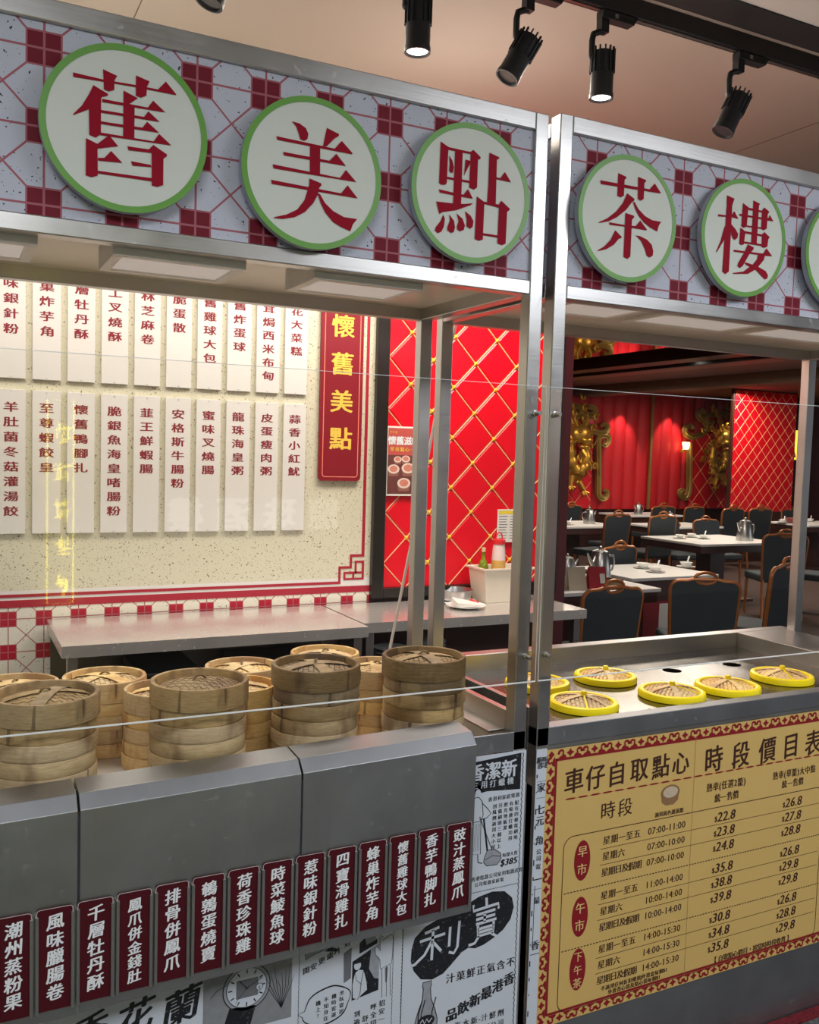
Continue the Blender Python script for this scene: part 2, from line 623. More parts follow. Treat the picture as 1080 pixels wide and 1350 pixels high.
def glyph(mb, ch, x, z, y, size, bold=0.03, wide=1.0, shear=0.0, slant=0.0, flip=False, rough=0.0, bz=0.0):
    """one character centred on (x, z) in the plane y; bold thickens the upright strokes like brush or Song type"""
    if ch not in GLY:
        return
    vs, fs, _ = GLY[ch]
    sh = [(-bold, 0), (bold, 0)] if bold else [(0, 0)]
    if bz:
        sh += [(0, -bz), (0, bz)]
    for j, (dx, dz) in enumerate(sh):
        out = []
        for a, b in vs:
            a2 = (a + dx) * wide + slant * b
            b2 = b + dz + shear * a
            if flip:
                a2 = -a2
            out.append((x + a2 * size, y - j * 0.00003, z + b2 * size))
        mb.add(out, fs if not flip else [f[::-1] for f in fs])


def column(mb, text, x, z, y, size, pitch, **k):
    for i, ch in enumerate(text):
        glyph(mb, ch, x, z - i * pitch, y, size, **k)


def row(mb, text, x, z, y, size, pitch=None, align='c', **k):
    """one line of text; x is its centre (or left / right end)"""
    adv = [(pitch / size if pitch and ord(c) > 0x2fff else (GLY[c][2] if c in GLY else 0.4)) for c in text]
    tot = sum(adv) * size
    p = x - (tot / 2 if align == 'c' else (0 if align == 'l' else tot))
    for c, a in zip(text, adv):
        glyph(mb, c, p + a * size / 2, z, y, size, **k)
        p += a * size

# ================================================================== the room
FZ = -0.17                       # floor level
struct(MB().box(-4, 17, -7, 13, FZ - 0.1, FZ).build('floor', M['floor']))
struct(MB().box(-4, 3.6, -0.040, 0.0, FZ, FZ + 0.004).build('trim_1', M['carpet_red']))
struct(MB().box(-4, 17, 0.285, 1.95, 2.95, 3.05).build('ceiling', M['tan']))
struct(MB().box(0.555, 0.558, 0.32, 1.94, 2.9492, 2.9498).box(3.2, 3.203, 0.32, 1.94, 2.9492, 2.9498).build('trim_2', M['wood']))
struct(MB().box(-4, 17, 0.165, 0.285, 2.895, 3.02).build('trim_3', M['black'], bev=0.003))
struct(MB().box(-4, 17, -7, 0.165, 2.90, 3.02).build('ceiling_front', M['white_paint']))
struct(MB().box(-4.1, -4, -7, 13, FZ, 3.05).build('wall_left', M['white_paint']))
struct(MB().box(-4, 17, -7.1, -7, FZ, 3.05).build('wall_front', M['white_paint']))
# menu wall: speckled beige laminate above, printed tiles below
WY = 1.95
struct(MB().box(-4, 1.752, WY, WY + 0.10, 0.966, 2.95).build('wall_back', M['beige']))
struct(MB().box(-4, 1.752, WY, WY + 0.10, FZ, 0.8995).build('wall_back_tiles', M['wall_tiles']))
b = MB()
b.box(-4, 1.752, WY, WY + 0.1, 0.8995, 0.966)
wall_band = struct(b.build('trim_4', M['slat']))
b = MB()
b.box(-4, 1.752, WY - 0.002, WY - 0.0005, 0.900, 0.929)
b.box(-4, 1.606, WY - 0.002, WY - 0.0005, 0.940, 0.952)
b.box(1.708, 1.722, WY - 0.002, WY - 0.0005, 1.075, 2.95)
# fretwork corner
for (x0, x1, z0, z1) in ((1.650, 1.722, 1.063, 1.075), (1.650, 1.661, 1.010, 1.063), (1.595, 1.650, 1.010, 1.021), (1.595, 1.606, 0.952, 1.010),
                         (1.711, 1.722, 0.957, 1.045), (1.675, 1.711, 1.035, 1.045), (1.675, 1.685, 0.985, 1.035), (1.620, 1.711, 0.985, 0.995), (1.620, 1.630, 0.957, 0.985), (1.630, 1.711, 0.957, 0.966), (1.664, 1.674, 0.966, 0.985)):
    b.box(x0, x1, WY - 0.002, WY - 0.0005, z0, z1)
b.build('red_border_line', M['crimson'], wall_band)
struct(MB().box(1.752, 1.812, WY - 0.03, WY + 0.1, 0.87, 2.95).box(1.812, 2.79, WY - 0.03, WY + 0.1, 0.87, 0.915).box(2.752, 2.79, WY - 0.03, WY + 0.1, 0.915, 2.95).build('trim_5', M['black_gloss'], bev=0.003))
struct(MB().box(1.752, 2.79, WY + 0.02, WY + 0.1, FZ, 0.87).build('wall_back_lower', M['wood']))


# quilted red lattice: every diamond a panel of its own
def clip(poly, x0, x1, z0, z1):
    for (ax, lim, sgn) in ((0, x0, 1), (0, x1, -1), (1, z0, 1), (1, z1, -1)):
        out = []
        for i in range(len(poly)):
            p, q = poly[i], poly[(i + 1) % len(poly)]
            dp, dq = (p[ax] - lim) * sgn, (q[ax] - lim) * sgn
            if dp >= 0:
                out.append(p)
            if dp * dq < 0:
                t = dp / (dp - dq)
                out.append((p[0] + (q[0] - p[0]) * t, p[1] + (q[1] - p[1]) * t))
        poly = out
        if len(poly) < 3:
            return []
    return poly


def clipline(a, b, x0, x1, z0, z1):
    t0, t1 = 0.0, 1.0
    dx, dz = b[0] - a[0], b[1] - a[1]
    for p, q in ((-dx, a[0] - x0), (dx, x1 - a[0]), (-dz, a[1] - z0), (dz, z1 - a[1])):
        if abs(p) < 1e-9:
            if q < 0:
                return None
        else:
            r = q / p
            if p < 0:
                t0 = max(t0, r)
            else:
                t1 = min(t1, r)
    return None if t0 >= t1 else ((a[0] + dx * t0, a[1] + dz * t0), (a[0] + dx * t1, a[1] + dz * t1))


def lattice(parent, x0, x1, z0, z1, y, ox, oz, hx, hz, gap, bar, stud, panels=True):
    j0, j1 = int((x0 - ox) / hx) - 2, int((x1 - ox) / hx) + 2
    k0, k1 = int((z0 - oz) / hz) - 2, int((z1 - oz) / hz) + 2
    for j in range(j0, j1 + 1):
        for k in range(k0, k1 + 1):
            cx, cz = ox + j * hx, oz + k * hz
            if (j + k) % 2:
                s = 1 - gap / hx
                pl = clip([(cx - hx * s, cz), (cx, cz - hz * s), (cx + hx * s, cz), (cx, cz + hz * s)], x0, x1, z0, z1)
                s2 = s - 0.10
                top = clip([(cx - hx * s2, cz), (cx, cz - hz * s2), (cx + hx * s2, cz), (cx, cz + hz * s2)], x0, x1, z0, z1)
                if not pl or abs(sum(pl[i][0] * pl[(i + 1) % len(pl)][1] - pl[(i + 1) % len(pl)][0] * pl[i][1] for i in range(len(pl)))) < hx * hz * 0.1:
                    continue
                m = MB()
                if len(pl) == 4 and len(top) == 4:
                    m.add([(p[0], y, p[1]) for p in pl] + [(p[0], y - bar * 0.8, p[1]) for p in top],
                          [(4, 5, 6, 7), (0, 1, 5, 4), (1, 2, 6, 5), (2, 3, 7, 6), (3, 0, 4, 7)])
                else:
                    m.prism(pl, y - bar * 0.5, y)
                m.build('diamond_panel', M['red_gloss'], parent)
    m = MB()
    n = max(j1 - j0, k1 - k0) + 4
    for j in range(j0 - n, j1 + n):
        for sg in (1, -1):
            if (j + k0) % 2:
                continue
            a = (ox + j * hx, oz + k0 * hz)
            c = clipline(a, (a[0] + sg * n * 2 * hx, a[1] + n * 2 * hz), x0, x1, z0, z1)
            if c:
                m.tube([(c[0][0], y - bar * 0.4, c[0][1]), (c[1][0], y - bar * 0.4, c[1][1])], bar * 0.5, 6)
    m.build('gold_strip', M['gold_pale'], parent)['kind'] = 'stuff'
    m = MB()
    for j in range(j0, j1 + 1):
        for k in range(k0, k1 + 1):
            cx, cz = ox + j * hx, oz + k * hz
            if (j + k) % 2 == 0 and x0 + stud < cx < x1 - stud and z0 + stud < cz < z1 - stud:
                m.add([(cx - stud, y - bar * 0.8, cz - stud), (cx + stud, y - bar * 0.8, cz - stud), (cx + stud, y - bar * 0.8, cz + stud), (cx - stud, y - bar * 0.8, cz + stud),
                       (cx, y - bar * 2.4, cz)], [(0, 1, 4), (1, 2, 4), (2, 3, 4), (3, 0, 4)])
    m.build('gold_stud', M['stud'], parent)['kind'] = 'stuff'


lw = struct(MB().box(1.812, 2.752, WY + 0.004, WY + 0.1, 0.915, 2.95).build('wall_lattice', M['red_wall']))
lattice(lw, 1.813, 2.751, 0.916, 2.5, WY, 1.8175, 1.984, 0.1162, 0.1195, 0.004, 0.0068, 0.010)

# ------------------------------------------------------------------ dining room shell
DC = 2.78
FY = 11.5
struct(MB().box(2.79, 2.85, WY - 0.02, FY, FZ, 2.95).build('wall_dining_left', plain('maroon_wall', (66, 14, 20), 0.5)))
struct(MB().box(2.79, 17, 1.2, 13, FZ, FZ + 0.002).build('floor_dining', M['dining_floor']))
struct(MB().box(2.85, 17, 1.95, 2.05, DC, 3.05).build('trim_6', M['wood']))
struct(MB().box(2.85, 17, 2.05, 13, DC, DC + 0.1).build('ceiling_dining', plain('dark_rose_ceiling', (118, 84, 78), 0.6)))
struct(MB().box(3.0, 7.45, 3.0, FY - 0.02, DC - 0.012, DC - 0.002).build('ceiling_mirror', M['mirror']))
struct(MB().box(7.45, 7.75, 2.6, FY - 0.02, DC - 0.09, DC).build('trim_7', M['wood'], bev=0.01))
struct(MB().box(7.75, 8.9, 2.6, FY - 0.02, DC - 0.02, DC).build('trim_8', plain('rose_soffit', (150, 96, 84), 0.5)))
struct(MB().box(9.9, 10.25, 5.0, FY - 0.02, DC - 0.16, DC).build('trim_9', plain('brown_soffit', (112, 84, 66), 0.6), bev=0.01))
struct(MB().box(2.85, 17, FY, FY + 0.1, FZ, 3.05).build('wall_far', M['red_wall']))
struct(MB().box(16.9, 17, 0.3, 13, FZ, 3.05).build('wall_right', M['navy']))
struct(MB().box(2.85, 14.0, FY - 0.05, FY, FZ, 0.62).build('baseboard_far', M['wood']))

# ------------------------------------------------------------------ things of the ceiling: track and spotlights
TY = 0.405
tr_ = thing('light_track', (1.5, TY, 2.95), 'long black track rail under the tan ceiling, spotlights hanging from it', 'track')
MB().box(-1.2, 3.6, TY - 0.018, TY + 0.018, 2.895, 2.95).build('rail', M['black'], tr_, bev=0.002)
MB().box(-1.2, 3.6, TY - 0.006, TY + 0.006, 2.892, 2.896).build('rail_slot', M['steel_dark'], tr_)
LENS = glow('lit_lamp_lens', (255, 250, 244), 9.0)


def spotlight(x, tilt, side, lit, label):
    t = thing('track_spotlight', (x, TY, 2.892), label, 'spotlight', 'spotlights on the ceiling track')
    b = MB().box(x - 0.015, x + 0.105, TY - 0.017, TY + 0.017, 2.868, 2.892)
    b.add([(x + 0.105, TY - 0.017, 2.892), (x + 0.105, TY + 0.017, 2.892), (x + 0.12, TY - 0.017, 2.892), (x + 0.12, TY + 0.017, 2.892), (x + 0.105, TY - 0.017, 2.870), (x + 0.105, TY + 0.017, 2.870)],
          [(0, 2, 4), (1, 5, 3), (2, 3, 5, 4)])
    b.build('adapter', M['black'], t, bev=0.002)
    b = MB().box(x - 0.016, x + 0.012, TY - 0.013, TY + 0.013, 2.828, 2.870)
    b.tube([(x, TY, 2.834), (x - 0.018, TY, 2.828), (x - 0.036, TY, 2.818), (x - 0.04, TY, 2.80), (x - 0.04, TY, 2.752)], 0.0095, 8)
    b.build('arm', M['black'], t, smooth=True)
    MB().box(x + 0.03, x + 0.042, TY - 0.0185, TY - 0.016, 2.874, 2.886).build('switch', M['steel'], t)
    piv = Vector((x - 0.04, TY - 0.008, 2.748))
    R = Matrix.Rotation(tilt, 3, 'Y') @ Matrix.Rotation(side, 3, 'X')
    prof = [(0.0, 0.034), (0.028, 0.034), (0.034, 0.030), (0.034, -0.086), (0.036, -0.090), (0.036, -0.104), (0.031, -0.104), (0.028, -0.098)]
    c = MB().lathe(prof[::-1], 28)
    for i in range(14):        # cooling ribs at the rear
        a = 2 * pi * i / 14
        c.box(-0.002, 0.002, 0.032, 0.038, -0.03, 0.042)
        for q in range(8):
            vx = c.v[-8 + q]
            c.v[-8 + q] = (vx[0] * cos(a) - vx[1] * sin(a), vx[0] * sin(a) + vx[1] * cos(a), vx[2])
    off = Vector((0.036, 0, -0.012))
    c.v = [tuple(piv + R @ (Vector(p) + off)) for p in c.v]
    c.build('lamp_body', M['black'], t, smooth=True)
    d = MB().lathe([(0.0, -0.0985), (0.030, -0.0985)][::-1], 28)
    d.v = [tuple(piv + R @ (Vector(p) + off)) for p in d.v]
    d.build('lens', LENS if lit else plain('unlit_lens', (60, 60, 64), 0.2), t)
    e = MB().ball((x - 0.04, TY - 0.004, 2.750), 0.012, 10, 6)
    e.build('pivot', M['black'], t, smooth=True)
    if lit:
        p = piv + R @ (Vector((0, 0, -0.12)) + off)
        q = piv + R @ (Vector((0, 0, -0.9)) + off)
        spot('spotlight_beam', p, q, 10, (1, 0.96, 0.9), 60)


spotlight(0.62, 0.35, 0.0, False, 'black track spotlight at the top edge, leftmost and mostly cut off by the frame')
spotlight(1.150, 0.0, 0.0, True, 'lit black track spotlight pointing straight down above the second and third round signs')
spotlight(1.505, 0.50, 0.10, False, 'unlit black track spotlight tilted to the lower left, between the two lit ones')
spotlight(1.775, 0.0, 0.0, True, 'lit black track spotlight pointing straight down, nearest the gap between the two stalls')
spotlight(2.335, 0.42, 0.10, False, 'unlit tilted black track spotlight farthest to the right')

# ================================================================== the two stalls
AX0, AX1 = -1.0, 1.312
BX0, BX1 = 1.346, 2.985


def stall(name, X0, X1, label, ztop, deck_z, boxes):
    t = thing(name, ((X0 + X1) / 2, 0.3, FZ), label, 'food stall', 'steel food stalls')
    for x in (X0, X1 - 0.038):
        for (y0, y1) in ((0.0, 0.04), (0.572, 0.61)):
            MB().box(x, x + 0.038, y0, y1, FZ, ztop if y0 == 0 else ztop - 0.01).build('post', M['steel'], t, bev=0.0025)
    xa, xb = X0 + 0.038, X1 - 0.038
    MB().box(xa, xb, 0.0, 0.038, ztop - 0.042, ztop).build('top_rail', M['steel'], t, bev=0.0025)
    MB().box(xa, xb, 0.0, 0.038, 1.943, 1.9775).build('lower_rail', M['steel'], t, bev=0.0025)
    MB().box(xa, xb, 0.574, 0.61, ztop - 0.05, ztop - 0.012).build('rear_top_rail', M['steel'], t, bev=0.0025)
    MB().box(xa, xb, 0.574, 0.61, 1.946, 1.984).build('rear_lower_rail', M['steel'], t, bev=0.0025)
    for x in (X0, X1 - 0.038):
        MB().box(x, x + 0.038, 0.04, 0.572, 1.946, 1.984).build('side_rail', M['steel'], t, bev=0.0025)
        MB().box(x, x + 0.038, 0.04, 0.572, ztop - 0.05, ztop - 0.012).build('side_top_rail', M['steel'], t, bev=0.0025)
        xs = x + 0.004 if x == X0 else x + 0.030
        MB().box(xs, xs + 0.004, 0.04, 0.572, 1.984, ztop - 0.05).build('side_sign_panel', M['header'], t)
    MB().box(xa, xb, 0.010, 0.016, 1.9775, ztop - 0.042).build('header_panel', M['header'], t)
    MB().box(xa, xb, 0.038, 0.574, 1.980, 1.984).build('canopy_sheet', M['canopy'], t)
    # counter: fascia rim, well walls, deck, shelf underneath
    MB().box(X0, X1, 0.0, 0.004 if X0 < 0 else 0.0415, 0.807, 0.8545).build('rim', M['steel_front'], t, bev=0.0015)
    return t


stall_a = stall('dim_sum_stall', AX0, AX1, 'wide stainless steel stall under the three-letter sign on the left, filled with bamboo steamers', 2.378, 0.775, None)
MB().box(AX0 + 0.01, 1.27, 0.0045, 0.690, 0.765, 0.7745).build('deck', M['deck'], stall_a)
MB().box(1.275, 1.294, 0.042, 0.64, 0.70, 0.900).build('well_wall', M['steel'], stall_a, bev=0.002)
MB().box(AX0 + 0.01, 1.30, 0.690, 0.705, 0.70, 0.84).build('well_wall', M['steel'], stall_a, bev=0.002)
MB().box(1.225, 1.275, 0.042, 0.64, 0.845, 0.852).build('well_ledge', M['steel'], stall_a, bev=0.001)
MB().box(AX0 + 0.02, 1.30, 0.05, 0.60, 0.0, 0.02).build('under_shelf', M['steel_dark'], stall_a)

stall_b = stall('steam_counter_stall', BX0, BX1, 'stainless steel stall on the right with a sunken steam deck of yellow lids', 2.390, 0.845, None)
# steam deck with two open holes
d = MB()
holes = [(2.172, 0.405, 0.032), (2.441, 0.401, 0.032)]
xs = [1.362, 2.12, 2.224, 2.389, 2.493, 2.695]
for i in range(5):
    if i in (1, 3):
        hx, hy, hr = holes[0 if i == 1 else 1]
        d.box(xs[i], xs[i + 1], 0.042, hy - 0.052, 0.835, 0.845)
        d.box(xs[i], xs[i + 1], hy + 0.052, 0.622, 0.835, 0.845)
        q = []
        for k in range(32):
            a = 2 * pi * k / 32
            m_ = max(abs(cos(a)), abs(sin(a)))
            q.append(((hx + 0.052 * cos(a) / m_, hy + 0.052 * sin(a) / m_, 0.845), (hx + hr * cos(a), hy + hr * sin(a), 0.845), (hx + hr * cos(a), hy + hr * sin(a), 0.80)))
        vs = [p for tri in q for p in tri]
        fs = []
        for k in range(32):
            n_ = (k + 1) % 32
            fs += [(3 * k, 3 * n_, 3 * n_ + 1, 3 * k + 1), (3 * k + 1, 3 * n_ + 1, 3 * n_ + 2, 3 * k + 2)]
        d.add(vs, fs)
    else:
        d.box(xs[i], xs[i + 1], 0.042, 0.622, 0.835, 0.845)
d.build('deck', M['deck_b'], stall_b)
MB().box(1.362, 2.9, 0.05, 0.6, 0.62, 0.63).build('water_tank', M['black'], stall_b)
MB().box(1.346, 1.362, 0.042, 0.67, 0.70, 0.900).build('well_wall', M['steel'], stall_b, bev=0.002)
MB().box(1.346, 2.985, 0.622, 0.672, 0.70, 0.900).build('well_wall', M['steel'], stall_b, bev=0.002)
MB().box(2.695, 2.947, 0.042, 0.622, 0.70, 0.900).build('well_wall', M['steel'], stall_b, bev=0.002)
MB().box(1.35, 2.98, 0.004, 0.012, FZ, 0.807).build('skirt_panel', M['steel_front'], stall_b)
MB().box(1.346, 1.352, 0.012, 0.60, FZ, 0.70).build('side_panel', M['poster'], stall_b)

# glass screens
for nm, x0, x1, lab in (('sneeze_guard', -0.98, 1.318, 'clear glass screen hung in front of the left stall and its steamers'),
                        ('sneeze_guard', 1.328, 2.96, 'clear glass screen hung in front of the right stall and its yellow lids')):
    t = thing(nm, ((x0 + x1) / 2, -0.02, 0.985), lab, 'glass screen', 'glass screens of the stalls')
    MB().rect(x0, x1, 0.987, 1.720, -0.021).build('pane', M['glass'], t)
    e = MB()
    e.box(x0, x1, -0.0225, -0.0195, 0.984, 0.987)
    e.box(x0, x1, -0.0215, -0.0205, 1.720, 1.7212)
    e.box(x0 - 0.0008, x0, -0.0225, -0.0195, 0.984, 1.722)
    e.box(x1, x1 + 0.0008, -0.0225, -0.0195, 0.984, 1.722)
    e.build('polished_edge', plain('polished_glass_edge', (240, 244, 242), 0.35), t)
    xc = 1.302 if x0 < 0 else 1.362
    for z in (1.045, 1.655):
        s_ = MB().lathe([(0.0, 0.0), (0.008, 0.0), (0.008, 0.004), (0.005, 0.005), (0.005, 0.024), (0.0, 0.024)], 16)
        s_.v = [(xc + a, 0.0 - c_, z + b_) for a, b_, c_ in s_.v]
        s_.build('bolt', M['steel'], t, smooth=True)

# canopy lamps
k_ = 0
for x0, x1, lab in ((-0.57, -0.30, None), (-0.13, 0.160, 'white square canopy lamp over the left stall, cut off by the left edge'), (0.300, 0.575, 'white square canopy lamp over the left stall, middle one, below the first sign'),
                    (0.730, 1.003, 'white square canopy lamp over the left stall, nearest its right end'), (1.43, 1.70, 'white square canopy lamp over the right stall, next to its left post'),
                    (1.75, 2.14, 'white square canopy lamp over the right stall, second from its left post'), (2.19, 2.58, 'white square canopy lamp over the right stall, at the right edge of the frame')):
    if lab is None:
        continue
    t = thing('canopy_lamp', ((x0 + x1) / 2, 0.14, 1.93), lab, 'lamp', 'square lamps under the canopies')
    zb = 1.928 if x0 < 1.3 else 1.946
    y0, y1 = 0.042, 0.24
    f = MB()
    f.box(x0, x1, y0, y0 + 0.022, zb, 1.979)
    f.box(x0, x1, y1 - 0.022, y1, zb, 1.979)
    f.box(x0, x0 + 0.022, y0 + 0.022, y1 - 0.022, zb, 1.979)
    f.box(x1 - 0.022, x1, y0 + 0.022, y1 - 0.022, zb, 1.979)
    f.build('lamp_frame', plain('white_lamp_frame', (232, 228, 222), 0.4), t, bev=0.0015)
    MB().box(x0 + 0.022, x1 - 0.022, y0 + 0.022, y1 - 0.022, zb + 0.004, zb + 0.008).build('diffuser', M['lamp_off'], t)

# round signs
HERO = {'old':[[(-101,76),(-46,74),(15,76),(56,76),(71,94),(91,74),(91,72),(55,72),(15,72),(-48,70),(-100,68)],[(-47,93),(-21,86),(-26,76),(-26,59),(-36,54),(-45,56)],[(14,94),(40,88),(35,77),(34,60),(24,54),(14,56)],[(-64,60),(-37,49),(-39,45),(-49,41),(-50,36),(-50,-28),(-59,-36),(-71,-33),(-72,14),(-100,-2),(-100,0),(-85,18),(-74,38)],[(-9,61),(18,52),(2,38),(12,38),(12,-25),(-9,-25)],[(-48,38),(37,38),(47,53),(71,35),(-48,32)],[(-50,17),(30,19),(38,31),(60,15),(-50,12)],[(-50,-4),(27,-2),(36,11),(59,-6),(-50,-9)],[(-51,-25),(49,-24),(59,-8),(83,-26),(-51,-30)],[(-77,-40),(-56,-47),(-55,-106),(-66,-111),(-77,-109)],[(-56,-47),(-35,-27),(-18,-45),(-56,-56)],[(-55,-73),(-43,-71),(-31,-56),(-10,-75),(-55,-78)],[(-55,-97),(46,-95),(46,-101),(-55,-102)],[(-1,-42),(40,-41),(48,-31),(75,-45),(74,-49),(68,-54),(68,-105),(57,-110),(46,-109),(45,-47),(1,-49)],[(6,-69),(44,-70),(45,-74),(9,-77)]],'beauty':[[(-60,91),(-44,90),(-29,83),(-23,72),(-25,61),(-32,56),(-41,58),(-45,71),(-51,83)],[(18,92),(46,84),(46,80),(36,73),(19,54),(10,52),(14,72)],[(-93,55),(37,52),(53,71),(78,50),(78,47),(-91,48)],[(-78,26),(26,25),(41,42),(64,20),(-76,19)],[(-100,-3),(51,-7),(64,12),(89,-10),(-98,-11)],[(-103,-35),(54,-39),(69,-20),(93,-44),(-101,-43)],[(-19,51),(4,51),(5,-7),(-18,-7)],[(-19,-19),(8,-25),(9,-29),(4,-35),(1,-50),(-9,-69),(-27,-90),(-50,-104),(-76,-111),(-95,-112),(-95,-110),(-68,-101),(-44,-87),(-29,-66),(-22,-43),(-19,-32)],[(0,-47),(6,-48),(18,-65),(37,-79),(62,-88),(93,-88),(83,-101),(78,-116),(56,-110),(37,-102),(19,-85),(8,-67)]],'dot':[[(-101,95),(-80,86),(-81,69),(-82,6),(-86,1),(-96,0),(-102,3)],[(-82,86),(-23,85),(-15,91),(5,78),(4,73),(-2,71),(-2,8),(-10,2),(-23,5),(-22,80),(-82,80)],[(-63,83),(-43,83),(-43,-37),(-64,-39)],[(-78,68),(-69,57),(-65,44),(-67,31),(-72,30),(-77,34),(-76,50)],[(-35,66),(-22,65),(-23,58),(-38,29),(-37,41)],[(-82,20),(-22,20),(-21,15),(-82,15)],[(-102,-11),(-44,-14),(-37,-13),(-26,1),(-12,-19),(-43,-19),(-99,-18)],[(-108,-39),(-63,-37),(-35,-34),(-12,-29),(-17,-34),(-55,-51),(-90,-60),(-99,-66)],[(-89,-66),(-84,-74),(-86,-92),(-92,-104),(-101,-109),(-109,-104),(-107,-96),(-95,-81)],[(-73,-63),(-60,-76),(-57,-90),(-60,-101),(-67,-104),(-77,-99),(-77,-92),(-71,-76)],[(-54,-58),(-38,-68),(-31,-82),(-34,-93),(-43,-97),(-51,-94),(-52,-86),(-48,-75)],[(-32,-50),(-17,-58),(-9,-69),(-10,-82),(-17,-88),(-27,-83),(-27,-68)],[(28,92),(55,86),(55,83),(49,79),(50,-25),(26,-23),(28,18)],[(49,39),(60,39),(72,55),(90,34),(49,35)],[(-2,-12),(19,-22),(18,-108),(8,-112),(-4,-109)],[(18,-21),(58,-22),(65,-12),(89,-27),(88,-31),(82,-35),(81,-109),(71,-114),(58,-111),(59,-29),(18,-26)],[(18,-93),(59,-93),(59,-98),(18,-98)]],'tea':[[(-114,72),(44,74),(60,91),(81,71),(81,69),(-112,63)],[(-59,98),(-33,93),(-33,89),(-38,85),(-38,46),(-47,40),(-59,42)],[(5,99),(31,95),(31,91),(26,87),(26,47),(17,41),(7,44)],[(-28,53),(-4,43),(-5,38),(-11,34),(-29,12),(-57,-10),(-83,-24),(-112,-32),(-113,-30),(-87,-17),(-61,3),(-40,28)],[(-8,35),(-3,35),(11,19),(33,5),(57,-2),(87,-2),(80,-12),(75,-28),(51,-21),(30,-11),(12,3),(-1,20)],[(-31,4),(-4,1),(-2,-3),(-9,-10),(-9,-102),(-18,-109),(-31,-105),(-31,-41)],[(-81,-26),(-32,-26),(4,-24),(18,-8),(41,-28),(40,-30),(-31,-30),(-79,-32)],[(-61,-43),(-39,-57),(-41,-60),(-49,-63),(-63,-79),(-86,-93),(-112,-101),(-113,-99),(-93,-87),(-74,-68)],[(5,-47),(19,-47),(43,-53),(59,-64),(65,-79),(64,-91),(54,-97),(44,-93),(37,-77),(23,-58)]],'house':[[(-102,99),(-74,94),(-77,86),(-81,75),(-81,-101),(-93,-109),(-105,-104),(-101,72)],[(-130,45),(-101,46),(-83,47),(-73,61),(-56,43),(-83,44),(-130,39)],[(-99,26),(-95,5),(-105,-21),(-129,-56),(-131,-54),(-116,-22),(-107,10)],[(-82,26),(-66,15),(-54,3),(-56,-8),(-66,-15),(-75,-9),(-82,7)],[(-42,87),(-21,79),(-24,27),(-34,22),(-44,25)],[(-22,78),(30,77),(38,87),(59,78),(53,71),(52,31),(41,25),(31,28),(31,72),(-22,72)],[(-4,100),(22,94),(18,89),(17,-16),(-4,-17),(-3,55)],[(-53,57),(51,59),(58,62),(61,70),(76,54),(49,54),(-53,52)],[(-24,30),(33,32),(34,28),(-23,26)],[(-47,21),(-28,13),(-31,-22),(-41,-25),(-48,-22)],[(-29,14),(35,13),(44,21),(66,9),(60,4),(58,-17),(47,-22),(36,-20),(36,8),(-29,8)],[(-31,-14),(37,-13),(37,-18),(-31,-19)],[(-16,-20),(7,-26),(5,-32),(-9,-46),(-31,-80),(-41,-87),(-50,-83),(-49,-75),(-27,-42)],[(-68,-41),(43,-38),(55,-22),(79,-41),(43,-43),(-66,-46)],[(25,-40),(52,-36),(47,-55),(20,-83),(-10,-99),(-62,-105),(-67,-103),(-28,-95),(6,-72),(22,-55)],[(-25,-70),(-12,-70),(28,-76),(56,-84),(66,-94),(64,-104),(55,-107),(43,-100),(20,-86),(-20,-75)]]}
ch_names = [('old', 0.312, 2.155, 0.315, 2.165, 'round white green-rimmed sign with the red character 舊, leftmost of all'),
            ('beauty', 0.697, 2.133, 0.706, 2.14, 'round white green-rimmed sign with the red character 美, middle one on the left header'),
            ('dot', 1.086, 2.150, 1.1, 2.157, 'round white green-rimmed sign with the red character 點, last one before the gap'),
            ('tea', 1.546, 2.156, 1.565, 2.165, 'round white green-rimmed sign with the red character 茶, first one after the gap'),
            ('house', 1.949, 2.160, 1.978, 2.165, 'round white green-rimmed sign with the red character 樓, second one after the gap'),
            (None, 2.346, 2.162, 0, 0, 'round white green-rimmed sign cut off by the right edge, no character seen')]
for nm, cx, cz, gx, gz, lab in ch_names:
    t = thing('round_sign', (cx, -0.012, cz), lab, 'sign', 'round character signs on the headers')
    R_ = 0.1575
    def disc(r0, r1, ya, yb):
        m = MB()
        n = 72
        vs = []
        for i in range(n):
            a = 2 * pi * i / n
            vs += [(cx + r0 * cos(a), ya, cz + r0 * sin(a)), (cx + r1 * cos(a), ya, cz + r1 * sin(a)), (cx + r1 * cos(a), yb, cz + r1 * sin(a))]
        fs = []
        for i in range(n):
            k = (i + 1) % n
            if r0 > 0:
                fs.append((3 * i, 3 * i + 1, 3 * k + 1, 3 * k))
            fs.append((3 * i + 1, 3 * i + 2, 3 * k + 2, 3 * k + 1))
        if r0 <= 0:
            fs.append(tuple(3 * i + 1 for i in range(n)))
        return m.add(vs, fs)
    disc(0, R_, -0.026, -0.012).build('box_side', M['disc_side'], t, smooth=True)
    sb = MB()
    for qx, qz in ((-0.08, -0.06), (0.08, -0.06), (0.0, 0.09)):
        sb.tube([(cx + qx, -0.014, cz + qz), (cx + qx, 0.0098, cz + qz)], 0.006, 8)
    sb.build('standoff', M['steel_dark'], t)
    disc(0, R_ - 0.0115, -0.0275, -0.026).build('sign_face', M['disc_face'], t)
    disc(R_ - 0.0125, R_, -0.0285, -0.026).build('green_rim', M['disc_rim'], t)
    if nm:
        m = MB()
        for j, pl in enumerate(HERO[nm]):
            m.flat([(gx + a / 1000, gz + b_ / 1000) for a, b_ in pl], -0.0290 - j * 0.00002)
        m.build('red_character', M['sign_red'], t)


# ------------------------------------------------------------------ left stall front: steel covers, name plates
def zt(x):
    return 0.026 * (x - 1.1)


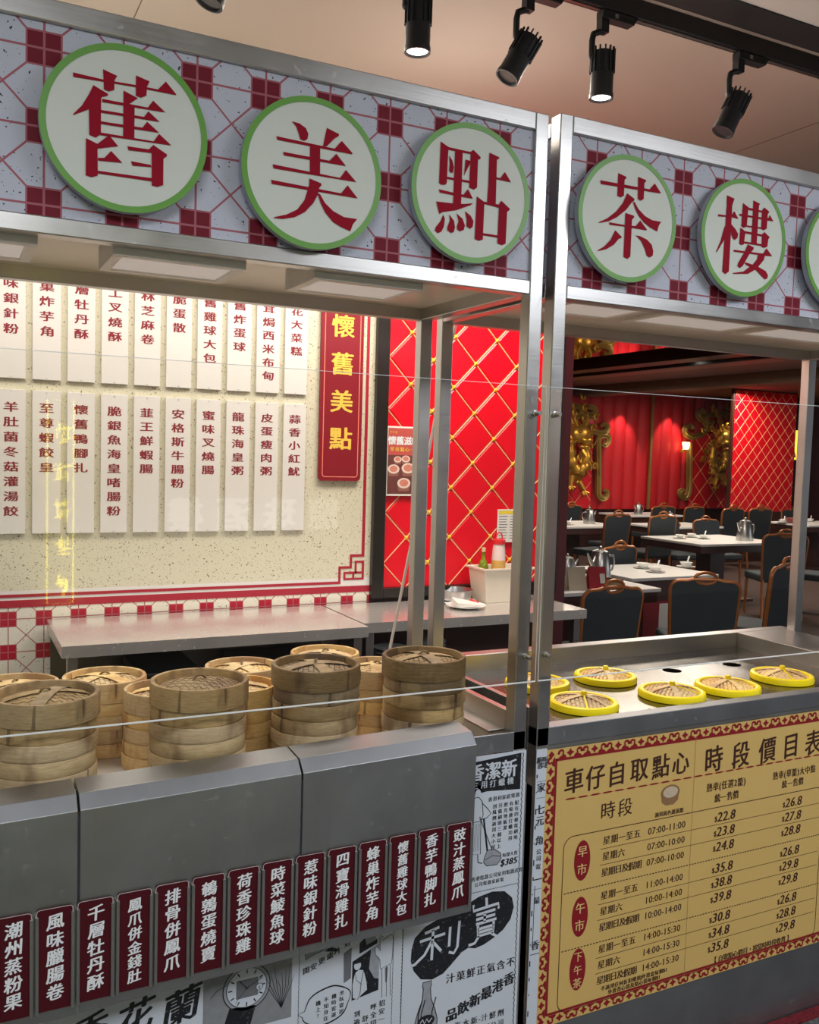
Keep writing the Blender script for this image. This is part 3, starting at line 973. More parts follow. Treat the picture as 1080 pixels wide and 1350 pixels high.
for x0, x1, lab in ((-0.6, 0.222, 'brushed steel splash cover at the left edge of the frame'), (0.2265, 0.673, 'brushed steel splash cover in the middle, between the two narrow seams'), (0.677, 1.106, 'brushed steel splash cover at the right end of the row, beside the poster')):
    t = thing('splash_cover', ((x0 + x1) / 2, -0.09, 0.5), lab, 'steel cover', 'steel covers on the left stall')
    prof = [(-0.1, 0.47), (-0.1, 0.872), (-0.075, 0.897), (-0.0005, 0.902), (-0.0005, 0.897), (-0.072, 0.890), (-0.0965, 0.868), (-0.0965, 0.47)]
    n = len(prof)
    vs = [(x0, y, z + zt(x0)) for y, z in prof] + [(x1, y, z + zt(x1)) for y, z in prof]
    fs = [tuple(range(n)), tuple(range(2 * n - 1, n - 1, -1))] + [(i, i + n, (i + 1) % n + n, (i + 1) % n) for i in range(n)]
    bm_ = MB().add(vs, fs)
    bm_.build('cover_sheet', M['steel_front'], t, bev=0.001)
ORD = ['leftmost', 'second from left', 'third from left', 'fourth from left', 'fifth from left', 'sixth from left', 'seventh from left', 'eighth from left', 'ninth from left', 'fifth from right', 'fourth from right', 'third from right', 'second from right', 'rightmost']
PL_LAB = ['one character column at the left edge of the frame', 'second from the left edge', 'just right of the left seam']
for i, txt in enumerate(PLATES):
    x0 = 0.0755 + 0.0735 * i
    x1 = x0 + 0.0645
    z1 = 0.694 + zt(x0 + 0.03)
    z0 = z1 - 0.2
    xm = (x0 + x1) / 2
    t = thing('name_plate', (xm, -0.104, z0), 'maroon name plate with white lettering %s, %s of the fourteen in the row' % (txt, ORD[i]), 'name plate', 'maroon dish name plates on the steel covers')
    pts = []
    for (cx, cz, a0) in ((x1 - 0.006, z0 + 0.002, -90), (x1 - 0.006, z1 - 0.006, 0), (x0 + 0.006, z1 - 0.006, 90), (x0 + 0.006, z0 + 0.002, 180)):
        r = 0.006 if cz > z0 + 0.1 else 0.002
        for k in range(4):
            a = radians(a0 + 30 * k)
            pts.append((cx + (0.006 if r == 0.006 else 0.006) * cos(a), cz + r * sin(a)))
    MB().prism(pts, -0.106, -0.102).build('plate', M['plate'], t)
    ed = MB().ribbon(pts[3:13], 0.0014, -0.1063)
    ed.build('pale_top_edge', plain('pale_plate_edge', (190, 178, 172), 0.4), t)
    m = MB()
    n = len(txt)
    pitch = 0.0345 if n == 5 else 0.0290
    sz = 0.0325 if n == 5 else 0.0275
    zc = (z0 + z1) / 2 + pitch * (n - 1) / 2 + (0.004 if n == 5 else 0.0)
    column(m, txt, xm + 0.001, zc, -0.1065, sz, pitch, bold=0.031, bz=0.014, shear=0.14, slant=0.05)
    m.build('lettering', M['white_ink'], t)
    for xx in (x0 - 0.0030, x1 - 0.0036):
        MB().box(xx, xx + 0.0066, -0.1095, -0.1005, z0 - 0.004, z1 - 0.012).build('holder_rail', M['steel'], t, bev=0.0012)

# ------------------------------------------------------------------ old newspaper advert print under the left stall
P0 = -0.0045
pst = thing('advert_poster', (0.6, P0, 0.03), 'black and white old newspaper advert print covering the front of the left stall', 'poster')
MB().box(-0.9, 1.3125, P0, P0 + 0.0038, 0.03, 0.805).build('sheet', M['poster'], pst)
Y1 = P0 - 0.0004
ink = MB()
mid = MB()
gry = MB()
wht = MB()
# vacuum cleaner advert
ink.flat([(1.06, 0.786), (1.15, 0.792), (1.2975, 0.800), (1.2975, 0.706), (1.20, 0.714), (1.06, 0.700)], Y1)
for ch, x, z, s_ in (('新', 1.262, 0.765, 0.048), ('潔', 1.214, 0.765, 0.048), ('香', 1.166, 0.765, 0.045)):
    glyph(wht, ch, x, z, Y1 - 0.0006, s_, bold=0.03, bz=0.02)
row(wht, '三用打蠟機', 1.215, 0.732, Y1 - 0.0006, 0.020, 0.026, bold=0.02)
row(ink, '香港利家庭電器', 1.250, 0.692, Y1, 0.0125, 0.0135, bold=0.03)
for i, txt in enumerate(('配有四種電刷地', '有吸塵打蠟功用', '磨光地板潔', '另備刷頭三個以上', '刮風劑適用大小屋')):
    column(ink, txt, 1.289 - i * 0.0165, 0.672, Y1, 0.0125, 0.0150, bold=0.03)
row(ink, '$385', 1.272, 0.522, Y1, 0.024, bold=0.05, slant=0.2)
row(ink, '每部大售', 1.274, 0.541, Y1, 0.0115, bold=0.03)
row(ink, '香港電器公司家用電器送貨', 1.238, 0.494, Y1, 0.0125, 0.0128, bold=0.03)
row(ink, '公司電器家庭電', 1.215, 0.478, Y1, 0.0115, 0.0125, bold=0.03)
ink.ribbon([(1.11 + i * 0.004, 0.458 + (0.0025 if i % 2 else 0)) for i in range(50)], 0.0014, Y1)
# woman with the machine, line drawing
ink.ball((0, 0, 0), 0.0001, 3, 2)
head = [(1.171 + 0.010 * cos(a), 0.716 + 0.013 * sin(a)) for a in [2 * pi * i / 18 for i in range(18)]]
ink.flat([(1.171 + 0.0135 * cos(a), 0.721 + 0.0125 * sin(a)) for a in [pi * i / 9 - 0.3 for i in range(12)]], Y1)
wht.flat([(1.173 + 0.008 * cos(a), 0.713 + 0.010 * sin(a)) for a in [2 * pi * i / 14 for i in range(14)]], Y1 - 0.0002)
body = [(1.166, 0.702), (1.152, 0.690), (1.150, 0.655), (1.158, 0.640), (1.150, 0.560), (1.186, 0.556), (1.184, 0.640), (1.190, 0.655), (1.186, 0.690), (1.176, 0.702)]
ink.ribbon(body, 0.0018, Y1, closed=True)
ink.ribbon([(1.186, 0.686), (1.204, 0.668), (1.213, 0.655), (1.20, 0.646), (1.18, 0.644)], 0.0020, Y1)
ink.ribbon([(1.158, 0.640), (1.184, 0.640)], 0.0015, Y1)
for i in range(6):
    ink.ribbon([(1.160 + i * 0.004, 0.635), (1.156 + i * 0.005, 0.565)], 0.0007, Y1)
ink.ribbon([(1.192, 0.646), (1.206, 0.560)], 0.0050, Y1)
mid.ribbon([(1.180, 0.652), (1.220, 0.560)], 0.0030, Y1)
gry.flat([(1.198, 0.545), (1.206, 0.562), (1.226, 0.562), (1.246, 0.548), (1.248, 0.532), (1.236, 0.520), (1.206, 0.522), (1.196, 0.532)], Y1)
ink.ribbon([(1.198, 0.545), (1.206, 0.562), (1.226, 0.562), (1.246, 0.548), (1.248, 0.532), (1.236, 0.520), (1.206, 0.522), (1.196, 0.532)], 0.0018, Y1 - 0.0002, closed=True)
ink.ribbon([(1.200, 0.538), (1.222, 0.546), (1.246, 0.540)], 0.0015, Y1 - 0.0002)
ink.ribbon([(1.152, 0.556), (1.150, 0.535), (1.162, 0.532)], 0.0025, Y1)
ink.ribbon([(1.178, 0.556), (1.180, 0.535), (1.192, 0.531)], 0.0025, Y1)
# drink advert
blob = [(1.000, 0.350), (1.008, 0.378), (1.035, 0.400), (1.075, 0.414), (1.120, 0.424), (1.150, 0.432), (1.185, 0.446), (1.225, 0.452), (1.262, 0.446), (1.285, 0.425), (1.292, 0.398),
        (1.283, 0.368), (1.262, 0.345), (1.235, 0.330), (1.205, 0.318), (1.180, 0.314), (1.160, 0.320), (1.140, 0.312), (1.115, 0.290), (1.090, 0.270), (1.060, 0.262), (1.028, 0.270), (1.008, 0.295), (0.999, 0.322)]
ink.flat(blob, Y1)
SW = 0.0085
for pts in ([(1.171, 0.428), (1.171, 0.412), (1.245, 0.418), (1.245, 0.404)], [(1.208, 0.440), (1.210, 0.418)], [(1.180, 0.400), (1.236, 0.404)], [(1.180, 0.388), (1.236, 0.391)], [(1.205, 0.400), (1.205, 0.378)],
            [(1.180, 0.376), (1.240, 0.379)], [(1.186, 0.372), (1.186, 0.344), (1.232, 0.346), (1.232, 0.374)], [(1.186, 0.362), (1.232, 0.364)], [(1.186, 0.353), (1.232, 0.355)],
            [(1.190, 0.344), (1.178, 0.328), (1.160, 0.326)], [(1.226, 0.344), (1.246, 0.330), (1.262, 0.340)],
            [(1.035, 0.384), (1.075, 0.392)], [(1.022, 0.366), (1.092, 0.372)], [(1.058, 0.388), (1.056, 0.312)], [(1.056, 0.362), (1.036, 0.330), (1.010, 0.312), (1.002, 0.310)], [(1.060, 0.356), (1.082, 0.330)],
            [(1.106, 0.386), (1.104, 0.336)], [(1.132, 0.396), (1.128, 0.330), (1.118, 0.316), (1.104, 0.322)]):
    wht.ribbon(pts, SW * 0.86, Y1 - 0.0006)
row(ink, '汁菓鮮正氣含不', 1.200, 0.253, Y1, 0.026, 0.0295, bold=0.035, slant=0.0)
for i, ch in enumerate('品飲新最港香'):
    glyph(ink, ch, 1.118 + i * 0.0335, 0.157 + i * 0.0105, Y1, 0.034, bold=0.05, bz=0.02, shear=0.12)
row(ink, '汽水新-汁鮮劑', 1.20, 0.125, Y1, 0.020, 0.024, bold=0.03)
row(ink, '香港寶利公司', 1.21, 0.098, Y1, 0.018, 0.022, bold=0.03)
# bottle
bl = [(1.034, 0.260), (1.034, 0.249), (1.036, 0.243), (1.034, 0.215), (1.022, 0.185), (1.015, 0.160), (1.014, 0.035), (1.078, 0.035), (1.077, 0.160), (1.070, 0.185), (1.058, 0.215), (1.056, 0.243), (1.058, 0.249), (1.058, 0.260)]
gry.flat(bl, Y1)
ink.ribbon(bl, 0.0022, Y1 - 0.0002, closed=True)
for x in (1.024, 1.032, 1.062):
    ink.ribbon([(x + 0.010, 0.215), (x, 0.180), (x, 0.04)], 0.003, Y1 - 0.0002)
ink.flat([(1.046 + 0.024 * cos(a), 0.160 + 0.015 * sin(a)) for a in [2 * pi * i / 22 for i in range(22)]], Y1 - 0.0004)
wht.ribbon([(1.030, 0.158), (1.036, 0.166), (1.042, 0.154), (1.048, 0.165), (1.054, 0.155), (1.062, 0.164)], 0.003, Y1 - 0.0006)
ink.ribbon([(0.976, 0.806 - i * 0.012 if i % 2 else 0.803 - i * 0.012) for i in range(64)], 0.0013, Y1)
ink.ribbon([(0.9755 + (0.0012 if i % 2 else -0.0012), 0.44 - i * 0.0045) for i in range(90)], 0.0016, Y1)
ink.ribbon([(1.3025 + (0.0016 if i % 3 else -0.001), 0.80 - i * 0.005) for i in range(150)], 0.0022, Y1)
# cabin comic advert
for x in (0.713, 0.951):
    ink.ribbon([(x + (0.0006 if i % 2 else -0.0006), 0.46 - i * 0.0055) for i in range(76)], 0.0012, Y1)
gry.flat([(0.728, 0.388), (0.748, 0.396), (0.798, 0.407), (0.822, 0.418), (0.818, 0.424), (0.770, 0.414), (0.738, 0.402), (0.730, 0.410), (0.726, 0.404)], Y1)
ink.ribbon([(0.728, 0.388), (0.748, 0.396), (0.798, 0.407), (0.822, 0.418), (0.818, 0.424), (0.770, 0.414), (0.738, 0.402), (0.730, 0.410), (0.726, 0.404)], 0.0014, Y1 - 0.0002, closed=True)
ink.flat([(0.764, 0.402), (0.752, 0.424), (0.760, 0.424), (0.778, 0.406)], Y1 - 0.0002)
ink.flat([(0.774, 0.398), (0.800, 0.392), (0.812, 0.394), (0.790, 0.406)], Y1 - 0.0002)
for ch, x, z in (('開', 0.730, 0.363), ('安', 0.748, 0.368), ('更', 0.768, 0.377), ('處', 0.788, 0.385), ('片', 0.806, 0.393), ('好', 0.832, 0.405), ('日', 0.852, 0.417)):
    glyph(ink, ch, x, z, Y1, 0.017, bold=0.04, shear=0.2)
mid.flat([(0.822, 0.382), (0.842, 0.392), (0.842, 0.318), (0.824, 0.310)], Y1)
ink.flat([(0.845, 0.357), (0.914, 0.386), (0.914, 0.272), (0.845, 0.262)], Y1)
gry.flat([(0.892, 0.376), (0.914, 0.386), (0.914, 0.300), (0.902, 0.304), (0.888, 0.330)], Y1 - 0.0002)
ink.flat([(0.862, 0.398), (0.880, 0.412), (0.908, 0.398), (0.908, 0.388), (0.862, 0.372)], Y1)
gry.flat([(0.876, 0.408), (0.900, 0.416), (0.906, 0.398), (0.880, 0.390)], Y1 - 0.0002)
wht.flat([(0.846, 0.300), (0.852, 0.328), (0.862, 0.334), (0.874, 0.330), (0.882, 0.300), (0.884, 0.280), (0.868, 0.270), (0.862, 0.262), (0.848, 0.268)], Y1 - 0.0006)
wht.flat([(0.858 + 0.009 * cos(a), 0.345 + 0.011 * sin(a)) for a in [2 * pi * i / 14 for i in range(14)]], Y1 - 0.0006)
ink.flat([(0.858 + 0.011 * cos(a), 0.350 + 0.009 * sin(a)) for a in [pi * i / 8 for i in range(9)]], Y1 - 0.0008)
ink.ribbon([(0.852, 0.328), (0.856, 0.310), (0.870, 0.296)], 0.0012, Y1 - 0.0008)
ink.ribbon([(0.874, 0.330), (0.868, 0.300), (0.866, 0.274), (0.860, 0.262)], 0.0016, Y1 - 0.0008)
man = [(0.914, 0.402), (0.922, 0.392), (0.945, 0.402), (0.950, 0.392), (0.948, 0.340), (0.946, 0.330), (0.918, 0.322), (0.916, 0.345), (0.912, 0.352), (0.904, 0.360), (0.902, 0.378), (0.908, 0.380), (0.916, 0.368)]
wht.flat(man, Y1 - 0.0004)
ink.ribbon(man, 0.0013, Y1 - 0.0006, closed=True)
wht.flat([(0.927 + 0.010 * cos(a), 0.412 + 0.013 * sin(a)) for a in [2 * pi * i / 14 for i in range(14)]], Y1 - 0.0005)
ink.flat([(0.931 + 0.012 * cos(a), 0.419 + 0.011 * sin(a)) for a in [2 * pi * i / 14 for i in range(14)]], Y1 - 0.0006)
ink.ribbon([(0.918, 0.414), (0.917, 0.404), (0.924, 0.400)], 0.0014, Y1 - 0.0006)
for x in (0.922, 0.934, 0.944):
    ink.ribbon([(x, 0.326), (x + 0.002, 0.250)], 0.0012, Y1)
mid.flat([(0.930, 0.322), (0.938, 0.324), (0.936, 0.286), (0.932, 0.286)], Y1)
bub = [(0.783 + 0.058 * cos(a) + 0.003 * sin(5 * a), 0.266 + 0.044 * sin(a) + 0.3 * (0.058 * cos(a)) * 0.4) for a in [2 * pi * i / 40 for i in range(40)]]
bub[20] = (0.712, 0.262)
ink.ribbon(bub, [0.0016 + 0.0022 * abs(sin(2 * pi * i / 40)) for i in range(40)], Y1, closed=True)
for i, txt in enumerate(('坐臥從居', '機時客運', '不知身在', '機上！')):
    column(ink, txt, 0.820 - i * 0.0195, 0.288 - i * 0.0035, Y1, 0.0125, 0.0150, bold=0.03)
for j, txt in enumerate(('招呼週到', '安全舒適', '一切運送')):
    for i, ch in enumerate(txt[::-1]):
        glyph(ink, ch, 0.860 + i * 0.0215, 0.226 + i * 0.0035 - j * 0.020, Y1, 0.0165, bold=0.04)
# watch photograph and calligraphy
MB().rect(0.4935, 0.6960, 0.262, 0.47, Y1).build('watch_photo_ground', M['poster2'], pst)
wc = (0.5905, 0.357)
e_ = lambda r, k=26: [(wc[0] + r * 1.0 * cos(a), wc[1] + r * 0.98 * sin(a)) for a in [2 * pi * i / k for i in range(k)]]
gry.flat(e_(0.0535, 40), Y1 - 0.0004)
wht.flat(e_(0.0445, 40), Y1 - 0.0006)
ink.ribbon(e_(0.0535, 40), 0.0022, Y1 - 0.0006, closed=True)
ink.ribbon(e_(0.0460, 40), 0.0012, Y1 - 0.0008, closed=True)
mid.rect(wc[0] - 0.024, wc[0] + 0.026, wc[1] - 0.022, wc[1] + 0.020, Y1 - 0.0008)
for i in range(12):
    a = 2 * pi * i / 12
    ink.ribbon([(wc[0] + 0.033 * cos(a), wc[1] + 0.033 * sin(a)), (wc[0] + 0.042 * cos(a), wc[1] + 0.042 * sin(a))], 0.0028, Y1 - 0.0010)
ink.ribbon([(wc[0] - 0.004, wc[1] - 0.002), (wc[0] + 0.036, wc[1] + 0.016)], 0.0016, Y1 - 0.0012)
ink.ribbon([(wc[0] + 0.003, wc[1] - 0.004), (wc[0] - 0.018, wc[1] + 0.020)], 0.0022, Y1 - 0.0012)
ink.ribbon([(wc[0] + 0.004, wc[1] + 0.004), (wc[0] - 0.026, wc[1] - 0.030)], 0.0009, Y1 - 0.0012)
wht.flat([(wc[0] + 0.029 + 0.008 * cos(a), wc[1] - 0.004 + 0.008 * sin(a)) for a in [2 * pi * i / 14 for i in range(14)]], Y1 - 0.0011)
ink.ribbon([(wc[0] + 0.029 + 0.008 * cos(a), wc[1] - 0.004 + 0.008 * sin(a)) for a in [2 * pi * i / 14 for i in range(14)]], 0.0012, Y1 - 0.0013, closed=True)
glyph(ink, '5', wc[0] + 0.029, wc[1] - 0.006, Y1 - 0.0013, 0.010)
ink.flat([(0.552, 0.318), (0.612, 0.312), (0.598, 0.262), (0.534, 0.262)], Y1 - 0.0004)
ink.flat([(0.612, 0.402), (0.640, 0.404), (0.650, 0.460), (0.618, 0.460)], Y1 - 0.0004)
ink.ribbon([(0.510, 0.352), (0.524, 0.366), (0.548, 0.374)], 0.0014, Y1 - 0.0004)
for k in range(9):       # reeds beside the watch
    x0 = 0.660 + 0.003 * k
    ink.ribbon([(0.672, 0.290), (x0 - 0.018 + k * 0.0035, 0.34), (x0 - 0.036 + k * 0.0065, 0.36 + 0.012 * (k % 4))], [0.0012, 0.0015, 0.0004], Y1 - 0.0004)
for ch, x, z, s_ in (('蘭', 0.448, 0.352, 0.086), ('花', 0.352, 0.352, 0.080), ('香', 0.258, 0.347, 0.076)):
    glyph(ink, ch, x, z, Y1, s_, bold=0.026, bz=0.012, shear=0.25, slant=0.15)
ink.rect(0.05, 0.19, 0.42, 0.47, Y1)
row(wht, '家用電器', 0.14, 0.455, Y1 - 0.0004, 0.022, 0.026, bold=0.03)
ink.ribbon([(0.2245 + (0.002 if i % 3 else -0.002), 0.80 - i * 0.012) for i in range(34)], 0.0036, Y1)
ink.build('black_print', M['poster_ink'], pst)
mid.build('grey_print', M['poster_mid'], pst)
gry.build('pale_grey_print', plain('pale_grey_ink', (158, 162, 170), 0.5, var=0.12, vs=80), pst)
wht.build('white_print', M['poster'], pst)

# strip of newspaper print on the right stall's left side, seen between the two stalls
sp_ = thing('advert_strip', (1.3465, 0.005, 0.03), 'narrow strip of newspaper advert print in the gap beside the price board', 'poster')
MB().box(1.3462, 1.378, -0.0025, -0.0005, FZ, 0.800).build('sheet', M['poster'], sp_)
m = MB()
for i, (ch, z, s_) in enumerate((('價', 0.765, 0.034), ('廠', 0.735, 0.0), ('家', 0.700, 0.026), ('七', 0.642, 0.028), ('元', 0.612, 0.026), ('二', 0.588, 0.024), ('角', 0.560, 0.026), ('公', 0.53, 0.016), ('司', 0.512, 0.016), ('電', 0.49, 0.016), ('最', 0.40, 0.02), ('香', 0.28, 0.026))):
    glyph(m, ch, 1.364, z, -0.0029, s_, bold=0.05)
for z0, z1 in ((0.715, 0.716), (0.672, 0.673), (0.455, 0.458), (0.43, 0.431), (0.255, 0.257), (0.60, 0.601)):
    m.rect(1.350, 1.378, z0, z1, -0.0028)
m.ribbon([(1.356, 0.44), (1.356, 0.27)], 0.002, -0.0028)
for k in range(16):
    m.rect(1.348, 1.3515, 0.78 - k * 0.045, 0.765 - k * 0.045 + 0.006 * (k % 3), -0.0028)
m.build('black_print', M['poster_ink'], sp_)

# ------------------------------------------------------------------ price board on the right stall
PB = thing('price_board', (2.15, 0.0, 0.05), 'straw-yellow price board with a red scroll border on the right stall', 'price board')
MB().box(1.378, 2.90, -0.0025, -0.0005, 0.048, 0.795).build('board', M['cream_board'], PB)
yb = -0.0031
m = MB()
m.rect(1.4085, 2.87, 0.7625, 0.7695, yb)
m.rect(1.4085, 2.87, 0.0605 + 0.0215, 0.0675 + 0.0215, yb) if False else None
m.rect(1.4045, 1.4115, 0.082, 0.7695, yb)
m.rect(1.4045, 2.87, 0.0755, 0.0825, yb)


def scroll(mb, cx, cz, ux, uz, L):
    """one repeat of the border: a diamond and two facing curls, laid along direction u"""
    vx, vz = -uz, ux
    P = lambda a, b: (cx + ux * a + vx * b, cz + uz * a + vz * b)
    mb.flat([P(-0.0125, 0), P(-0.004, -0.005), P(0, -0.0115), P(0.004, -0.005), P(0.0125, 0), P(0.004, 0.005), P(0, 0.0115), P(-0.004, 0.005)], yb - 0.0002)
    for sg in (1, -1):
        base = [P(sg * 0.0115, -0.0125), P(sg * 0.0145, -0.006), P(sg * 0.021, -0.0015), P(sg * 0.026, -0.0045), P(sg * 0.0335, -0.0075), P(sg * 0.0385, -0.0125)]
        mb.flat(base, yb - 0.0002)
        pts, wd = [], []
        for k in range(15):
            a = -1.9 + 4.7 * k / 14
            r = 0.0092 * (1 - 0.045 * k)
            pts.append(P(sg * (0.0275 - r * sin(a) * 1.05), 0.0015 + r * cos(a) * 1.05))
            wd.append(0.0068 * (1 - 0.052 * k) + 0.0010)
        mb.ribbon(pts, wd, yb - 0.0003)


nx = 18
for i in range(nx):
    scroll(m, 1.452 + 0.079 * i, 0.7815, 1, 0, 0.079)
    scroll(m, 1.452 + 0.079 * i, 0.0625, -1, 0, 0.079)
for i in range(9):
    scroll(m, 1.3915, 0.7370 - 0.0785 * i, 0, 1, 0.079)
# corner pieces
for (cx, cz) in ((1.392, 0.7815), (1.392, 0.0625)):
    m.flat([(cx - 0.010, cz), (cx, cz - 0.010), (cx + 0.010, cz), (cx, cz + 0.010)], yb - 0.0002)
for i in range(26):
    x = 1.4400 + 0.0405 * i
    m.flat([(x, 0.6560), (x + 0.010, 0.6585), (x + 0.028, 0.6585), (x + 0.0385, 0.6560), (x + 0.028, 0.6540), (x + 0.010, 0.6540)], yb)
for z, rz in ((0.4815, 0.055), (0.327, 0.055), (0.1815, 0.058)):
    m.flat([(1.5055 + 0.0265 * cos(a), z + rz * sin(a)) for a in [2 * pi * i / 32 for i in range(32)]], yb)
m.build('red_print', M['board_red'], PB)
m = MB()
for ch, x in zip('車仔自取點心', (1.468, 1.538, 1.610, 1.688, 1.764, 1.837)):
    glyph(m, ch, x, 0.7035, yb, 0.071, bold=0.022, bz=0.008, wide=0.92, shear=0.08)
for ch, x in zip('時段價目表', (1.963, 2.068, 2.176, 2.275, 2.372)):
    glyph(m, ch, x, 0.6985, yb, 0.082, bold=0.024, bz=0.010, wide=0.88, shear=0.08)
row(m, '時段', 1.615, 0.606, yb, 0.052, 0.058, bold=0.008, shear=0.06)
row(m, '適用黃色邊蒸籠', 1.803, 0.566, yb, 0.0150, 0.0150, bold=0.05)
row(m, '熱車 (任選2籠)'.replace(' ', ''), 2.016, 0.6165, yb, 0.0270, 0.0245, bold=0.04, wide=0.86)
row(m, '統一售價', 2.020, 0.5810, yb, 0.0270, 0.0240, bold=0.04, wide=0.86)
row(m, '熱車(單籠)大中點', 2.297, 0.6150, yb, 0.0260, 0.0240, bold=0.04, wide=0.86)
row(m, '統一售價', 2.292, 0.5835, yb, 0.0260, 0.0235, bold=0.04, wide=0.86)
rows = [(0.5235, '星期一至五', '07:00-11:00', '22.8', '26.8'), (0.4795, '星期六', '07:00-10:00', '23.8', '27.8'), (0.4350, '星期日及假期', '07:00-10:00', '24.8', '28.8'),
        (0.3705, '星期一至五', '11:00-14:00', '35.8', '26.8'), (0.3265, '星期六', '10:00-14:00', '38.8', '29.8'), (0.2820, '星期日及假期', '10:00-14:00', '39.8', '29.8'),
        (0.2210, '星期一至五', '14:00-15:30', '30.8', '26.8'), (0.1765, '星期六', '14:00-15:30', '34.8', '28.8'), (0.1325, '星期日及假期', '14:00-15:30', '35.8', '29.8')]
for z, a, t_, p, q in rows:
    row(m, a, 1.5720, z, yb, 0.0250, 0.0262 if len(a) < 6 else 0.0232, align='l', bold=0.03, shear=0.05)
    row(m, t_, 1.797, z, yb, 0.0275, bold=0.015)
    row(m, p, 2.024, z, yb, 0.0400, bold=0.028, slant=0.15)
    row(m, q, 2.302, z, yb, 0.0400, bold=0.028, slant=0.15)
    glyph(m, '$', 1.982, z - 0.004, yb, 0.022, bold=0.02)
    glyph(m, '$', 2.260, z - 0.004, yb, 0.022, bold=0.02)
row(m, '不適用任何折扣優惠|外賣盒每個$1', 1.706, 0.1065, yb, 0.0150, 0.0156, bold=0.05)
row(m, '外賣背心袋及點心袋每個$1', 1.706, 0.0905 + 0.0005, yb, 0.0150, 0.0156, bold=0.05)
row(m, '【自取點心價目，按當時時段收費】', 2.160, 0.0920, yb, 0.0205, 0.0200, bold=0.04)
for z in (0.5015, 0.4570, 0.3475, 0.3040, 0.1975, 0.1535):
    m.rect(1.565, 2.42, z - 0.0007, z + 0.0007, yb)
for z in (0.4000, 0.2420):
    for i in range(95):
        x = 1.45 + i * 0.0104
        m.rect(x, x + 0.006, z - 0.0014, z + 0.0014, yb)
fr_ = []
for (cx, cz, a0) in ((2.398, 0.522, 0), (1.474, 0.522, 90), (1.474, 0.104, 180), (2.398, 0.104, 270)):
    for k in range(7):
        a = radians(a0 + 15 * k)
        fr_.append((cx + 0.031 * cos(a), cz + 0.031 * sin(a)))
m.ribbon(fr_, 0.0022, yb, closed=True)
m.build('brown_print', M['board_brown'], PB)
m = MB()
for txt, z, p in (('早市', 0.506, 0.048), ('午市', 0.351, 0.048), ('下午茶', 0.216, 0.036)):
    column(m, txt, 1.5055, z, yb - 0.0005, 0.033 if len(txt) == 2 else 0.029, p, bold=0.015)
m.build('cream_print', M['cream_edge'], PB)
m = MB()    # little printed steamer
m.flat([(1.803 + 0.034 * cos(a), 0.624 + 0.022 * sin(a)) for a in [2 * pi * i / 24 for i in range(24)]], yb - 0.0006)
m.flat([(1.770, 0.622), (1.774, 0.598), (1.790, 0.588), (1.816, 0.588), (1.832, 0.598), (1.836, 0.622)], yb - 0.0002)
m.build('printed_steamer', plain('printed_bamboo_brown', (150, 112, 76), 0.5, var=0.1, vs=90), PB)
m = MB()
m.flat([(1.803 + 0.027 * cos(a), 0.625 + 0.016 * sin(a)) for a in [2 * pi * i / 24 for i in range(24)]], yb - 0.0010)
m.build('printed_steamer_lid', plain('printed_bamboo_tan', (206, 186, 160), 0.5, var=0.1, vs=90), PB)
MB().rect(1.8885, 1.8898, 0.05, 0.77, yb - 0.0002).build('board_seam', plain('board_seam', (176, 140, 84), 0.6), PB)

# ------------------------------------------------------------------ bamboo steamers
def mk_tier(name, matname):
    t = proto(name)
    r = 0.1075
    MB().lathe([(r - 0.012, 0.004), (r - 0.003, 0.0), (r - 0.0005, 0.003), (r, 0.006), (r, 0.034), (r - 0.0015, 0.0362), (r - 0.0055, 0.0345)], 56).build('lower_hoop', M[matname], t, smooth=True)
    MB().lathe([(r - 0.0055, 0.0345), (r - 0.0025, 0.0385), (r - 0.0025, 0.066), (r - 0.004, 0.0695), (r - 0.011, 0.0695), (r - 0.012, 0.060), (r - 0.012, 0.008)], 56).build('upper_hoop', M[matname], t, smooth=True)
    s = MB()
    for i in range(11):
        x = -0.085 + 0.017 * i
        h = (0.096 ** 2 - x * x) ** 0.5
        s.box(x - 0.0065, x + 0.0065, -h, h, 0.010, 0.013)
    s.build('base_slats', M[matname], t)['kind'] = 'stuff'
    MB().box(r * 0.995 - 0.002, r + 0.0012, -0.004, 0.004, 0.003, 0.036).build('hoop_join', M['bam_dark'], t)
    return t


